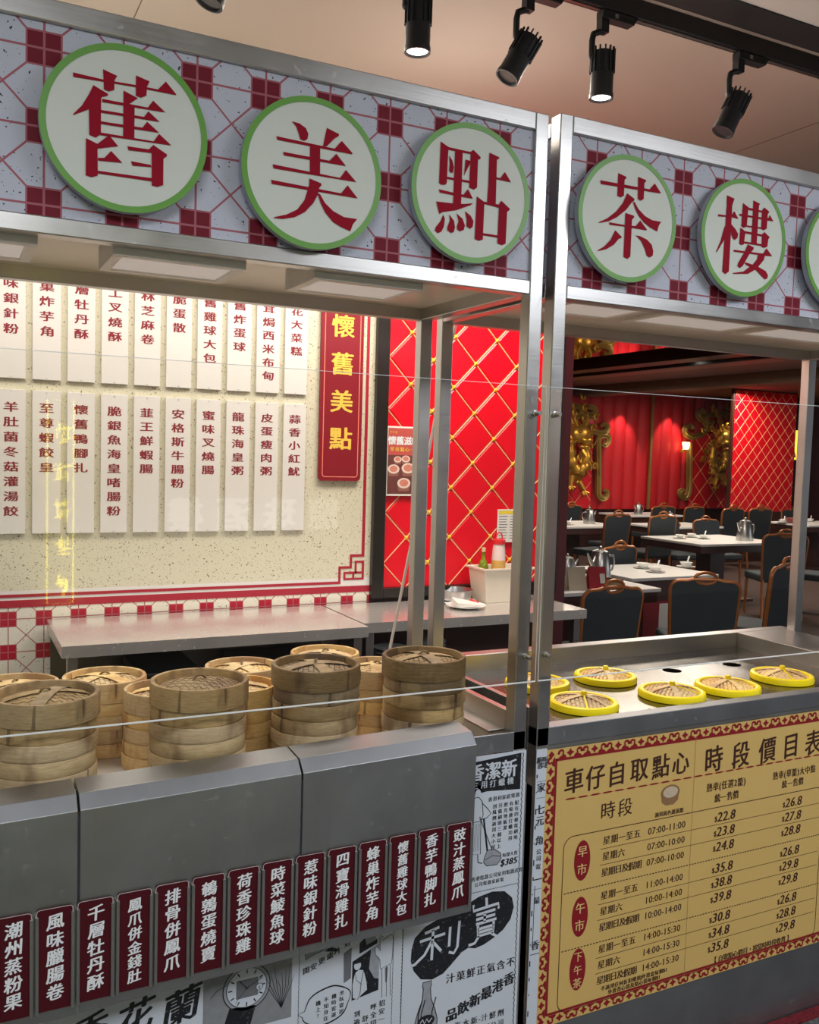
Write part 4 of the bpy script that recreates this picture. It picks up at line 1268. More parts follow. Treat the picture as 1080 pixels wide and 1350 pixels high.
def mk_lid(name, rimmat, weave, straps):
    t = proto(name)
    r = 0.1085
    MB().lathe([(r - 0.0015, 0.0), (r, 0.001), (r, 0.046), (r - 0.002, 0.0495), (r - 0.010, 0.0495), (r - 0.012, 0.046), (r - 0.0125, 0.024)], 56).build('lid_rim', M[rimmat], t, smooth=True)
    MB().box(-0.0035, 0.0035, -r - 0.0012, -r + 0.003, 0.008, 0.030).build('rim_tie', M[rimmat], t)
    dome = lambda x, y: 0.030 + 0.017 * (1 - (x * x + y * y) / (0.096 ** 2))
    w_ = MB()
    g_ = 0.0125
    for i in range(-8, 9):
        for j in range(-8, 9):
            x, y = i * g_, j * g_
            if hypot(x, y) > 0.093:
                continue
            h = g_ * 0.495
            up = 0.0022 if (i + j) % 2 else 0.0
            c4 = [(x - h, y - h), (x + h, y - h), (x + h, y + h), (x - h, y + h)]
            lo = 0.0012
            q = [(a, b_, dome(a, b_) - lo) for a, b_ in c4]
            tl = 0.8
            tops = [(x + (a - x) * tl, y + (b_ - y) * tl, dome(a, b_) + up * 0.5 + 0.0008) for a, b_ in c4]
            w_.add(q + tops, [(4, 5, 6, 7), (0, 1, 5, 4), (1, 2, 6, 5), (2, 3, 7, 6), (3, 0, 4, 7)])
    w_.build('woven_dome', M[weave], t)['kind'] = 'stuff'
    MB().lathe([(0.097, 0.0275), (0.05, 0.038), (0.001, 0.044)], 32).build('dome_backing', M[weave], t)
    for k, (ang, off, wd) in enumerate(straps):
        s = MB()
        pts = []
        n = 12
        L = (0.097 ** 2 - off * off) ** 0.5
        for i in range(n + 1):
            u = -L + 2 * L * i / n
            for sg in (-1, 1):
                y = off + sg * wd / 2
                x = u
                a = radians(ang)
                X, Y = x * cos(a) - y * sin(a), x * sin(a) + y * cos(a)
                pts.append((X, Y, dome(X, Y) + 0.0045 + 0.001 * k if abs(u) < L * 0.98 else 0.030))
        s.add(pts, [(2 * i, 2 * i + 2, 2 * i + 3, 2 * i + 1) for i in range(n)])
        s.add([(p[0], p[1], p[2] - 0.0016) for p in pts], [(2 * i + 1, 2 * i + 3, 2 * i + 2, 2 * i) for i in range(n)])
        s.build('bamboo_strap', M[weave], t)
    h = MB()
    h.tube([(-0.016 + 0.032 * i / 8, 0.003 * sin(i), 0.048 + 0.011 * sin(pi * i / 8)) for i in range(9)], 0.0022, 6)
    h.tube([(-0.014 + 0.032 * i / 8, 0.004, 0.048 + 0.009 * sin(pi * i / 8)) for i in range(9)], 0.0018, 6)
    h.build('cane_handle', M['bam_dark'], t, smooth=True)
    return t


T_GREY = mk_tier('bamboo_steamer', 'bam_grey')
T_GOLD = mk_tier('bamboo_steamer', 'bam_gold')
L_WEAVE = mk_lid('steamer_lid', 'bam_grey', 'bam_grey', [])
L_DARK = mk_lid('steamer_lid', 'bam_dark', 'bam_grey', [(20, 0.0, 0.030), (112, 0.0, 0.034)])
L_LIGHT = mk_lid('steamer_lid', 'bam_gold', 'bam_weave', [(35, 0.01, 0.034), (128, 0.0, 0.040)])
L_CROSS = mk_lid('steamer_lid', 'bam_grey', 'bam_grey', [(-25, 0.01, 0.030), (35, -0.01, 0.028)])
DK = 0.775
TH = 0.0700
stacks = [('front', 'the front stack cut off by the left edge', 0.183, 0.113, 1.0, 'g', 3, L_CROSS, 30), ('front', 'the second front stack from the left', 0.505, 0.114, 1.0, 'g', 3, L_WEAVE, 10),
          ('front', 'the third front stack from the left', 0.806, 0.172, 1.0, 'g', 3, L_DARK, 70), ('front', 'the rightmost front stack beside the post', 1.102, 0.166, 1.0, 'g', 3, L_DARK, 160),
          ('back', 'the rear stack cut off by the left edge', 0.150, 0.500, 0.93, 'y', 2, L_LIGHT, 60), ('back', 'the second rear stack, between the two leftmost front ones', 0.360, 0.500, 0.95, 'y', 2, L_LIGHT, 0),
          ('back', 'the rear stack behind the second front one', 0.716, 0.495, 0.93, 'y', 2, L_LIGHT, 80), ('back', 'the farthest rear stack, behind the third front one', 0.990, 0.574, 0.93, 'y', 2, L_LIGHT, 200),
          ('back', 'the small stack just left of the second front one', 0.470, 0.331, 0.855, 'y', 2, L_LIGHT, 120), ('back', 'the mostly hidden stack left of the third front one', 0.658, 0.304, 0.825, 'y', 2, L_LIGHT, 40),
          ('back', 'the stack between the two rightmost front ones', 1.066, 0.378, 0.93, 'y', 2, L_LIGHT, 300)]
WORD = {1: ['only'], 2: ['bottom', 'top'], 3: ['bottom', 'middle', 'top']}
for kind, where, x, y, sc, col, n, lid, ang in stacks:
    rr = random.Random(int(x * 1000))
    z = DK
    zs = 0.98 if kind == 'front' else 0.975
    for i in range(n):
        # the tiers are not stacked dead straight
        dx, dy = (rr.uniform(-0.0045, 0.0045), rr.uniform(-0.004, 0.004))
        s2 = sc * (1.0 if i or n < 3 else 1.018)
        src = T_GREY if (col == 'g' and not (i == 0 and 0.4 < x < 1.2 and False)) else T_GOLD
        dup(src, (x + dx, y + max(0, dy), z), radians(ang + 65 * i), '%s bamboo basket of %s' % (WORD[n][i], where), 'bamboo steamer baskets', (s2, s2, zs))
        z += TH * zs
    dup(lid, (x + rr.uniform(-0.002, 0.002), y, z + 0.0008), radians(ang), '%s round bamboo lid on %s' % ('weathered' if col == 'g' else 'golden', where), 'bamboo steamer lids', (sc, sc, zs))
for tproto, nm_ in ((T_GREY, 'Empty'),):
    tproto['category'] = 'steamer'
for o in list(scn.objects):
    if o.name.startswith('bamboo_steamer') and o.type == 'EMPTY':
        o['category'] = 'steamer'
    if o.name.startswith('steamer_lid') and o.type == 'EMPTY':
        o['category'] = 'steamer lid'

# ------------------------------------------------------------------ yellow-ringed lids on the steam deck
def mk_ylid():
    t = proto('yellow_ringed_lid')
    r = 0.0985
    MB().lathe([(r - 0.010, 0.0), (r, 0.001), (r + 0.001, 0.010), (r - 0.002, 0.019), (r - 0.009, 0.022), (r - 0.016, 0.020), (r - 0.018, 0.012)], 56).build('yellow_ring', M['yellow'], t, smooth=True)
    dome = lambda x, y: 0.014 + 0.018 * (1 - (x * x + y * y) / (0.085 ** 2))
    w_ = MB()
    g_ = 0.0115
    for i in range(-8, 9):
        for j in range(-8, 9):
            x, y = i * g_, j * g_
            if hypot(x, y) > 0.080:
                continue
            h = g_ * 0.47
            up = 0.0026 if (i + j) % 2 else 0.0
            c4 = [(x - h, y - h), (x + h, y - h), (x + h, y + h), (x - h, y + h)]
            q = [(a, b_, dome(a, b_) - 0.0024) for a, b_ in c4]
            tops = [(x + (a - x) * 0.6, y + (b_ - y) * 0.6, dome(a, b_) + up * 0.5) for a, b_ in c4]
            w_.add(q + tops, [(4, 5, 6, 7), (0, 1, 5, 4), (1, 2, 6, 5), (2, 3, 7, 6), (3, 0, 4, 7)])
    w_.build('woven_dome', M['bam_weave'], t)['kind'] = 'stuff'
    MB().lathe([(0.084, 0.012), (0.05, 0.022), (0.001, 0.027)], 32).build('dome_backing', M['bam_gold'], t)
    for ang in (25, 140):
        pts = []
        n = 10
        for i in range(n + 1):
            u = -0.083 + 0.166 * i / n
            for sg in (-0.009, 0.009):
                a = radians(ang)
                X, Y = u * cos(a) - sg * sin(a), u * sin(a) + sg * cos(a)
                pts.append((X, Y, dome(X, Y) + 0.003))
        MB().add(pts, [(2 * i, 2 * i + 2, 2 * i + 3, 2 * i + 1) for i in range(n)]).build('bamboo_strap', M['bam_weave'], t)
    MB().lathe([(0.0, 0.046), (0.007, 0.046), (0.009, 0.043), (0.009, 0.034), (0.005, 0.031), (0.005, 0.026)][::-1], 16).build('yellow_knob', M['yellow'], t, smooth=True)
    MB().box(-0.0022, 0.0022, -0.084, 0.0, 0.024, 0.034).build('yellow_tie', M['yellow'], t)
    k = t.children[-1].data
    for v in k.vertices:
        v.co.z = dome(v.co.x, v.co.y) + (0.006 if v.co.z > 0.03 else 0.002)
    return t


YL = mk_ylid()
for x, y, a, lab in ((1.607, 0.150, -30, 'yellow-ringed steamer lid at the front left of the deck, beside the post'), (1.612, 0.385, 60, 'yellow-ringed steamer lid behind the post, half hidden by it'),
                     (1.868, 0.378, 40, 'yellow-ringed steamer lid in the rear row, left of the open hole'), (1.932, 0.147, 35, 'yellow-ringed steamer lid in the front row, middle one'),
                     (2.154, 0.143, 50, 'yellow-ringed steamer lid in the front row, right of the middle one'), (2.433, 0.180, -25, 'yellow-ringed steamer lid farthest right on the deck')):
    r = dup(YL, (x, y, 0.8458), radians(a), lab, 'yellow-ringed lids on the steam deck')
    r['category'] = 'steamer lid'

# ------------------------------------------------------------------ menu slats and banner on the wall
def slat(x0, x1, z0, z1, text, zt0, lab):
    t = thing('menu_sign', ((x0 + x1) / 2, WY, z0), lab, 'menu slat', 'white menu signs on the beige wall')
    MB().box(x0, x1, WY - 0.012, WY - 0.002, z0, z1).build('board', M['slat'], t, bev=0.0008)
    m = MB()
    column(m, text, (x0 + x1) / 2, zt0, WY - 0.0125, 0.047, 0.0572, bold=0.030, bz=0.012, wide=1.18)
    # flatten the characters the way clerical script is
    zc = [zt0 - i * 0.0572 for i in range(len(text))]
    m.v = [(a, b_, (lambda q: q + (c_ - q) * 0.86)(min(zc, key=lambda q: abs(q - c_)))) for a, b_, c_ in m.v]
    m.build('lettering', M['ink_red'], t)
    p = MB()
    for z in (z0 + 0.006, z1 - 0.008):
        p.tube([((x0 + x1) / 2, WY - 0.0135, z), ((x0 + x1) / 2, WY - 0.011, z)], 0.0022, 8)
    p.build('pin', M['steel'], t)


ORD2 = ['cut by the left frame edge', 'second from left', 'third from left', 'fourth from left', 'fifth from left', 'fifth from the banner', 'fourth from the banner', 'third from the banner', 'second from the banner', 'next to the maroon banner']
for i in range(-2, 10):
    x0 = 0.1705 + 0.1272 * i
    x1 = x0 + 0.1030
    a, b_ = SLATS[i] if i >= 0 else ('', '')
    if i < -1:
        continue
    slat(x0, x1, 1.788, 2.345, a, 2.204, ('white vertical menu slat %s, upper row, %s' % (a, ORD2[i])) if a else 'blank white menu slat of the upper row past the left frame edge')
    slat(x0, x1, 1.190, 1.746, b_, 1.679, ('white vertical menu slat %s, lower row, %s' % (b_, ORD2[i])) if b_ else 'blank white menu slat of the lower row past the left frame edge')

t = thing('title_banner', (1.583, WY, 1.413), 'maroon vertical banner with gold lettering 懷舊美點 on the menu wall', 'banner')


def rrect(x0, x1, z0, z1, r, k=5):
    o = []
    for cx, cz, a0 in ((x1 - r, z0 + r, -90), (x1 - r, z1 - r, 0), (x0 + r, z1 - r, 90), (x0 + r, z0 + r, 180)):
        for i in range(k):
            a = radians(a0 + 90 * i / (k - 1))
            o.append((cx + r * cos(a), cz + r * sin(a)))
    return o


MB().prism(rrect(1.4815, 1.6845, 1.412, 2.42, 0.018), WY - 0.018, WY - 0.002).build('banner_board', M['banner'], t)
MB().ribbon(rrect(1.498, 1.668, 1.430, 2.404, 0.012), 0.004, WY - 0.0186, closed=True).build('pink_outline', M['pink_line'], t)
m = MB()
for i, ch in enumerate('懷舊美點'):
    glyph(m, ch, 1.5830, 2.102 - 0.1665 * i, WY - 0.0190, 0.106, bold=0.030, bz=0.014, wide=1.06)
m.build('gold_lettering', M['gold_ink'], t)['kind'] = 'stuff'

# poster and price card on the lattice
LY = WY - 0.020
t = thing('dim_sum_poster', (1.905, LY, 1.345), 'small red poster with photographed dim sum bowls on the red lattice wall', 'poster')
MB().box(1.811, 2.010, LY, LY + 0.004, 1.346, 1.668).build('paper', M['card'], t)
MB().rect(1.819, 2.002, 1.355, 1.660, LY - 0.0005).build('red_ground', plain('faded_red_print', (196, 84, 76), 0.5, var=0.04), t)
m = MB()
row(m, '懷舊滋味', 1.9, 1.602, LY - 0.0010, 0.042, 0.041, bold=0.04, bz=0.02, shear=0.05)
m.build('white_lettering', M['white_ink'], t)
m = MB()
row(m, '早市點心一籠', 1.905, 1.562, LY - 0.0010, 0.022, 0.026, bold=0.03)
row(m, '下午茶', 1.845, 1.640, LY - 0.0010, 0.012, 0.014, bold=0.03)
m.build('gold_lettering', M['gold_ink'], t)['kind'] = 'stuff'
MB().flat([(1.819, 1.355), (2.002, 1.355), (2.002, 1.535), (1.819, 1.535)], LY - 0.0008).build('photo_ground', plain('photo_brown', (116, 62, 56), 0.5, var=0.2, vs=60), t)
m1, m2, m3 = MB(), MB(), MB()
for cx, cz, r in ((1.850, 1.470, 0.030), (1.925, 1.475, 0.034), (1.905, 1.405, 0.034), (1.870, 1.515, 0.020), (1.912, 1.518, 0.022), (1.975, 1.43, 0.03)):
    el = lambda q, dz: [(cx + q * cos(a), cz + dz + q * 0.72 * sin(a)) for a in [2 * pi * i / 20 for i in range(20)]]
    m1.flat([(cx - r, cz), (cx - r * 0.8, cz - r * 1.1), (cx + r * 0.8, cz - r * 1.1), (cx + r, cz)], LY - 0.0010)
    m2.flat(el(r, 0), LY - 0.0012)
    m3.flat(el(r * 0.68, 0.001), LY - 0.0014)
m1.build('printed_bowls', plain('print_bowl', (150, 96, 84), 0.5), t)
m2.build('printed_rims', plain('print_rim', (236, 212, 200), 0.5), t)
m3.build('printed_dumplings', plain('print_dumpling', (224, 140, 120), 0.5, var=0.2, vs=120), t)

t = thing('price_card', (2.50, LY, 1.125), 'white typed list with a yellow heading pinned to the red lattice wall', 'card')
MB().box(2.428, 2.585, LY, LY + 0.003, 1.118, 1.282).build('paper', M['card'], t)
MB().rect(2.434, 2.579, 1.258, 1.275, LY - 0.0006).build('yellow_heading', plain('yellow_print', (246, 214, 60), 0.5), t)
m = MB()
for i in range(9):
    for x0, x1 in ((2.437, 2.437 + 0.05 - 0.004 * (i % 3)), (2.500, 2.548 - 0.005 * (i % 2))):
        m.rect(x0, x1, 1.245 - i * 0.0135, 1.2485 - i * 0.0135, LY - 0.0006)
m.build('printed_lines', M['poster_mid'], t)

# ------------------------------------------------------------------ steel work tables
def table(X0, X1, Y0, Y1, lab, ztop=0.85):
    t = thing('steel_work_table', ((X0 + X1) / 2, (Y0 + Y1) / 2, FZ), lab, 'work table', 'steel work tables behind the stalls')
    b = MB().box(X0, X1, Y0, Y1, ztop - 0.004, ztop)
    b.box(X0, X1, Y0, Y0 + 0.003, ztop - 0.042, ztop - 0.004).box(X0, X0 + 0.003, Y0 + 0.003, Y1, ztop - 0.042, ztop - 0.004).box(X1 - 0.003, X1, Y0 + 0.003, Y1, ztop - 0.042, ztop - 0.004)
    b.build('table_top', M['table_steel'], t)
    for x in (X0 + 0.02, X1 - 0.055):
        for y in (Y0 + 0.02, Y1 - 0.055):
            MB().box(x, x + 0.035, y, y + 0.035, FZ, ztop - 0.004).build('leg', M['steel'], t, bev=0.002)
    MB().box(X0 + 0.02, X1 - 0.02, Y0 + 0.02, Y1 - 0.02, 0.415, 0.435).build('under_shelf', M['steel_dark'], t, bev=0.002)
    return t


t = table(0.352, 1.505, 1.400, 1.930, 'stainless work table in front of the menu wall, on the left')
MB().box(0.36, 1.49, 1.87, 1.88, 0.435, 0.845).build('back_panel', M['steel_dark'], t)
MB().box(0.62, 0.85, 1.45, 1.80, 0.4355, 0.72).box(1.03, 1.40, 1.48, 1.82, 0.4355, 0.70).build('equipment_box', M['black'], t, bev=0.006)
t = table(1.515, 2.640, 1.470, 1.925, 'stainless work table in front of the red lattice, on the right')
MB().box(1.56, 2.60, 1.84, 1.85, 0.435, 0.845).build('back_panel', plain('brown_panel', (78, 48, 38), 0.5), t)
MB().box(0.435, 0.44, 0, 0, 0, 0)
# dishes on the under-shelf
def dish_stack(x, y, z0, n, r, lab):
    for i in range(n):
        b = MB().lathe([(0.0, 0.0), (r * 0.55, 0.0), (r * 0.6, 0.004), (r, 0.016), (r, 0.018), (r * 0.6, 0.008), (0.0, 0.005)], 28, (x + 0.001 * (i % 3), y, z0 + i * 0.0175))
        o = b.build('stacked_plate', M['grey_dish'], smooth=True, origin=(x, y, z0 + i * 0.0175))
        props(o, lab, 'plate', 'stacked plates under the right work table')


dish_stack(1.700, 1.60, 0.4355, 16, 0.075, 'pale grey plate in the left stack under the right work table')
dish_stack(1.875, 1.60, 0.4355, 17, 0.085, 'pale grey plate in the right stack under the right work table')

# things on the right work table
ZT = 0.850
t = thing('napkin_plate', (2.110, 1.672, ZT), 'white plate holding a folded napkin on the right work table', 'plate')
MB().lathe([(0.0, 0.0), (0.05, 0.0), (0.055, 0.004), (0.092, 0.014), (0.092, 0.017), (0.055, 0.008), (0.0, 0.006)], 36, (2.110, 1.672, ZT)).build('plate', M['porcelain'], t, smooth=True)
t = thing('folded_napkin', (2.10, 1.65, ZT + 0.016), 'folded white paper napkins lying on the small white plate', 'napkin')
b = MB().add([(2.030, 1.610, ZT + 0.017), (2.145, 1.60, ZT + 0.017), (2.155, 1.66, ZT + 0.017), (2.045, 1.69, ZT + 0.017), (2.030, 1.610, ZT + 0.036), (2.145, 1.60, ZT + 0.024), (2.155, 1.66, ZT + 0.028), (2.045, 1.69, ZT + 0.050)],
             [(0, 3, 2, 1), (4, 5, 6, 7), (0, 1, 5, 4), (1, 2, 6, 5), (2, 3, 7, 6), (3, 0, 4, 7)])
b.build('napkin', M['card'], t)
MB().tube([(2.13, 1.67, ZT + 0.036), (2.165, 1.655, ZT + 0.024)], 0.006, 8).build('red_tip', M['red_plastic'], t)
t = thing('steel_bowl', (2.145, 1.840, ZT), 'shallow stainless bowl on a saucer behind the napkin plate', 'bowl')
MB().lathe([(0.0, 0.008), (0.06, 0.008), (0.078, 0.016), (0.086, 0.058), (0.090, 0.060), (0.090, 0.062), (0.084, 0.061), (0.074, 0.018), (0.0, 0.012)], 36, (2.145, 1.840, ZT)).build('bowl', M['steel'], t, smooth=True)
MB().lathe([(0.0, 0.0), (0.06, 0.0), (0.105, 0.007), (0.105, 0.009), (0.0, 0.006)], 36, (2.145, 1.840, ZT)).build('saucer', M['porcelain'], t, smooth=True)
t = thing('plastic_tub', (2.385, 1.82, ZT), 'white rectangular plastic tub on the right work table', 'tub')
b = MB()
zb, zt_ = ZT, ZT + 0.165
outer0, outer1 = (2.270, 2.500, 1.755, 1.885), (2.250, 2.520, 1.740, 1.900)
def ringbox(a, z):
    return [(a[0], a[2], z), (a[1], a[2], z), (a[1], a[3], z), (a[0], a[3], z)]
inn = (outer1[0] + 0.006, outer1[1] - 0.006, outer1[2] + 0.006, outer1[3] - 0.006)
inb = (outer0[0] + 0.006, outer0[1] - 0.006, outer0[2] + 0.006, outer0[3] - 0.006)
b.add(ringbox(outer0, zb) + ringbox(outer1, zt_) + ringbox(inn, zt_) + ringbox(inb, zb + 0.01),
      [(0, 3, 2, 1)] + [(i, (i + 1) % 4, 4 + (i + 1) % 4, 4 + i) for i in range(4)] + [(4 + i, 4 + (i + 1) % 4, 8 + (i + 1) % 4, 8 + i) for i in range(4)] +
      [(8 + i, 8 + (i + 1) % 4, 12 + (i + 1) % 4, 12 + i) for i in range(4)] + [(12, 13, 14, 15)])
b.build('tub_body', M['white_plastic'], t, bev=0.004)
rim = MB()
o2 = (outer1[0] - 0.010, outer1[1] + 0.010, outer1[2] - 0.010, outer1[3] + 0.010)
rim.add(ringbox(o2, zt_ - 0.008) + ringbox(o2, zt_) + ringbox(outer1, zt_), [(i, (i + 1) % 4, 4 + (i + 1) % 4, 4 + i) for i in range(4)] + [(4 + i, 4 + (i + 1) % 4, 8 + (i + 1) % 4, 8 + i) for i in range(4)])
rim.build('tub_lip', M['white_plastic'], t)
t = thing('squeeze_bottle', (2.362, 1.805, ZT + 0.01), 'cloudy sauce bottle with a red cap standing in the white tub', 'bottle')
c_ = (2.362, 1.805, ZT + 0.012)
MB().lathe([(0.0, 0.0), (0.032, 0.0), (0.034, 0.01), (0.034, 0.185), (0.033, 0.186)], 24, c_).build('sauce', M['oil'], t, smooth=True)
MB().lathe([(0.0335, 0.186), (0.030, 0.235), (0.027, 0.262), (0.0, 0.264)], 24, c_).build('bottle_top', M['clear_plastic'], t, smooth=True)
MB().lathe([(0.030, 0.262), (0.030, 0.282), (0.024, 0.286), (0.0, 0.286)], 24, c_).build('red_cap', M['red_plastic'], t, smooth=True)
MB().tube([(c_[0] + 0.018 * cos(pi * i / 8), c_[1], c_[2] + 0.284 + 0.034 * sin(pi * i / 8)) for i in range(9)], 0.0035, 8).build('cap_loop', M['red_plastic'], t, smooth=True)
t = thing('oil_bottle', (2.302, 1.845, ZT + 0.012), 'small green glass bottle standing in the white tub', 'bottle')
c_ = (2.302, 1.845, ZT + 0.012)
MB().lathe([(0.0, 0.0), (0.024, 0.0), (0.025, 0.15), (0.018, 0.175), (0.009, 0.19), (0.008, 0.232), (0.010, 0.236), (0.0, 0.238)], 20, c_).build('glass_body', M['green_glass'], t, smooth=True)
MB().lathe([(0.0095, 0.222), (0.0105, 0.222), (0.0105, 0.242), (0.0, 0.243)], 16, c_).build('bottle_cap', plain('white_cap', (220, 200, 150), 0.4), t, smooth=True)

# white cord hanging behind the rear posts
a, b2 = at(586, 486, 0.72), at(512, 866, 0.72)
d_ = (b2 - a)
top = Vector((a.x + 0.012, 0.618, 2.33))
o = MB().tube([top, Vector((a.x + 0.012, 0.63, 2.05)), a, a + d_ * 0.5 + Vector((0.004, 0, 0)), b2, Vector((b2.x - 0.012, 0.715, 0.845)), Vector((b2.x - 0.014, 0.715, 0.70))], 0.0048, 8).build('hanging_cord', M['cord'], smooth=True, origin=tuple(top))
props(o, 'white cord slanting down behind the two rear posts', 'cord')

# ------------------------------------------------------------------ dining chairs and tables
def mk_chair():
    t = proto('dining_chair')
    h = []
    for k in range(7):
        a = pi / 2 * k / 6
        h.append((-0.175 - 0.06 * sin(a), 0.83 + 0.062 * cos(a)))
    half = [(-0.075, 0.905), (-0.13, 0.893)] + h + [(-0.225, 0.62), (-0.212, 0.42)]
    full = half[::-1] + [(-x, z) for x, z in half]
    lean = lambda z: -0.215 - 0.10 * max(0.0, z - 0.42)
    bk = MB()
    pts = half[::-1] + [(-0.03, 0.882), (0.03, 0.882)] + [(-x, z) for x, z in half]
    n = len(pts)
    fs = [tuple(range(n)), tuple(range(2 * n - 1, n - 1, -1))] + [(i, i + n, (i + 1) % n + n, (i + 1) % n) for i in range(n)]
    bk.add([(x, lean(z) - 0.012, z) for x, z in pts][::-1] + [(x, lean(z) + 0.02, z) for x, z in pts][::-1], fs)
    bk.build('backrest', M['chair_back'], t)
    fr = MB()
    fr.tube([(x, lean(z), z) for x, z in full], 0.0145, 8)
    fr.tube([(0.075 * cos(2 * pi * i / 20), lean(0.915), 0.912 + 0.040 * sin(2 * pi * i / 20)) for i in range(20)], 0.0115, 8, closed=True)
    fr.build('back_frame', M['chair_wood'], t, smooth=True)
    MB().box(-0.22, 0.22, -0.22, 0.235, 0.39, 0.47).build('seat', M['chair_back'], t, bev=0.02)
    for x in (-0.2, 0.2):
        MB().tube([(x, -0.205, 0.45), (x * 1.02, -0.225, 0.2), (x * 1.05, -0.26, 0.002)], [0.018, 0.016, 0.013], 8).build('leg', M['chair_wood'], t, smooth=True)
        MB().tube([(x * 0.98, 0.205, 0.40), (x, 0.21, 0.2), (x, 0.215, 0.002)], [0.018, 0.016, 0.012], 8).build('leg', M['chair_wood'], t, smooth=True)
    return t


CH = mk_chair()
chairs = [(3.76, 2.90, 0, 1.0, 'nearest dining chair, seen squarely from behind at the left of the opening'), (4.80, 3.00, -30, 1.0, 'near dining chair turned away, second in the front row'),
          (5.44, 3.10, 18, 1.08, 'near dining chair at the right end of the front row, beside the rear post'), (5.55, 5.05, 10, 1.0, 'dining chair behind the first table, left of the large teapot'),
          (7.72, 7.75, 12, 1.1, 'dark dining chair in the middle rows, left one of a side-by-side pair'), (8.27, 7.50, 8, 1.1, 'dining chair in the middle rows, right one of a side-by-side pair'),
          (8.85, 7.50, 180, 1.0, 'dining chair behind the centre table, left one'), (9.45, 7.35, 180, 1.0, 'dining chair behind the centre table, right one, behind the teapot'),
          (8.25, 5.35, -25, 1.05, 'dining chair right of the centre table, facing left'), (8.95, 5.45, 20, 1.0, 'dining chair partly hidden by the rear post at the right'),
          (11.15, 9.05, 5, 1.08, 'dining chair in front of the red column, left one'), (11.78, 9.05, 0, 1.08, 'dining chair in front of the red column, right one'),
          (13.35, 9.26, 180, 1.0, 'dining chair behind the far right table'), (10.60, 10.0, 0, 1.05, 'far dining chair below the gold-lined curtain, left one'),
          (11.10, 9.85, 8, 1.05, 'far dining chair below the gold-lined curtain, right one'), (8.85, 10.25, 10, 1.05, 'far dining chair at the left below the dragon, right one'),
          (8.20, 10.15, -10, 1.05, 'far dining chair at the left below the dragon, left one'), (9.10, 9.30, 0, 0.92, 'small-looking dining chair between the second and third teapots')]
for x, y, rz, s, lab in chairs:
    r = dup(CH, (x, y, FZ), radians(rz), lab, 'dark chairs with gilded frames in the dining room', s)
    r['category'] = 'chair'

TT = 0.58


def dtable(x, y, w_, d_, rz, lab):
    t = thing('dining_table', (x, y, FZ), lab, 'table', 'white-topped dining tables', rz=radians(rz))
    org = Vector((0, 0, 0))
    def bb(name, mat, *a, bev=0.0):
        MB().box(*a).build(name, mat, t, origin=org, bev=bev)
    bb('table_top', M['table_white'], -w_ / 2, w_ / 2, -d_ / 2, d_ / 2, 0.722, 0.75, bev=0.004)
    bb('apron', M['wood'], -w_ / 2 + 0.02, w_ / 2 - 0.02, -d_ / 2 + 0.02, d_ / 2 - 0.02, 0.64, 0.722)
    bb('pedestal', M['wood'], -0.12, 0.12, -0.12, 0.12, 0.03, 0.64)
    bb('foot', M['wood'], -w_ * 0.32, w_ * 0.32, -d_ * 0.3, d_ * 0.3, 0.0, 0.03)
    if w_ == 0.95:
        bb('front_panel', M['wood'], -w_ / 2 + 0.02, w_ / 2 - 0.02, -d_ / 2 + 0.002, -d_ / 2 + 0.02, 0.0, 0.722)
    return t


tabs = [(4.15, 3.80, 1.35, 0.85, 0, 'nearest white dining table, behind the first chair, with tray and menu stands'), (5.45, 4.28, 0.95, 0.80, 0, 'white dining table behind the second front chair'),
        (8.50, 6.55, 1.35, 1.05, 0, 'white dining table in the centre of the opening, set with cups'), (8.10, 8.95, 1.3, 1.0, 0, 'white dining table at the left, with a teapot'),
        (12.85, 8.55, 1.40, 0.85, 0, 'white dining table at the far right below the red column'), (11.0, 10.7, 1.3, 0.8, 0, 'farthest white dining table below the curtain'),
        (9.75, 8.55, 1.2, 0.8, 0, 'white dining table with an orange tray, right of the chair pair')]
for a in tabs:
    dtable(*a)


def mk_pot():
    t = proto('steel_teapot')
    MB().lathe([(0.0, 0.0), (0.075, 0.0), (0.078, 0.01), (0.055, 0.165), (0.05, 0.172), (0.05, 0.178), (0.02, 0.19), (0.0, 0.192)], 24).build('pot_body', M['steel'], t, smooth=True)
    MB().ball((0, 0, 0.200), 0.012, 10, 6).build('lid_knob', M['steel'], t, smooth=True)
    MB().tube([(0.055, 0, 0.15), (0.105, 0, 0.145), (0.115, 0, 0.10), (0.10, 0, 0.055), (0.07, 0, 0.045)], 0.007, 8).build('handle', M['steel'], t, smooth=True)
    MB().tube([(-0.06, 0, 0.09), (-0.085, 0, 0.13), (-0.10, 0, 0.165)], [0.014, 0.010, 0.007], 8).build('spout', M['steel'], t, smooth=True)
    return t


POT = mk_pot()
for px, py, Y, rz, s, lab in ((791, 744, 3.95, 0, 1.25, 'large steel teapot right behind the nearest chair'), (748, 742, 3.95, 180, 1.0, 'steel teapot at the left end of the nearest table, by the post'),
                              (777, 688, 8.9, 180, 1.15, 'steel teapot on the left table, behind the dark chair'), (883, 684, 8.5, 0, 1.0, 'steel teapot on the table with the orange tray'),
                              (982, 709, 6.35, 0, 1.35, 'steel teapot at the right end of the centre table'), (842, 668, 10.6, 0, 1.0, 'small far teapot on the farthest table')):
    p = at(px, py, Y)
    r = dup(POT, (p.x, Y, TT), radians(rz), lab, 'steel teapots on the dining tables', s)
    r['category'] = 'teapot'


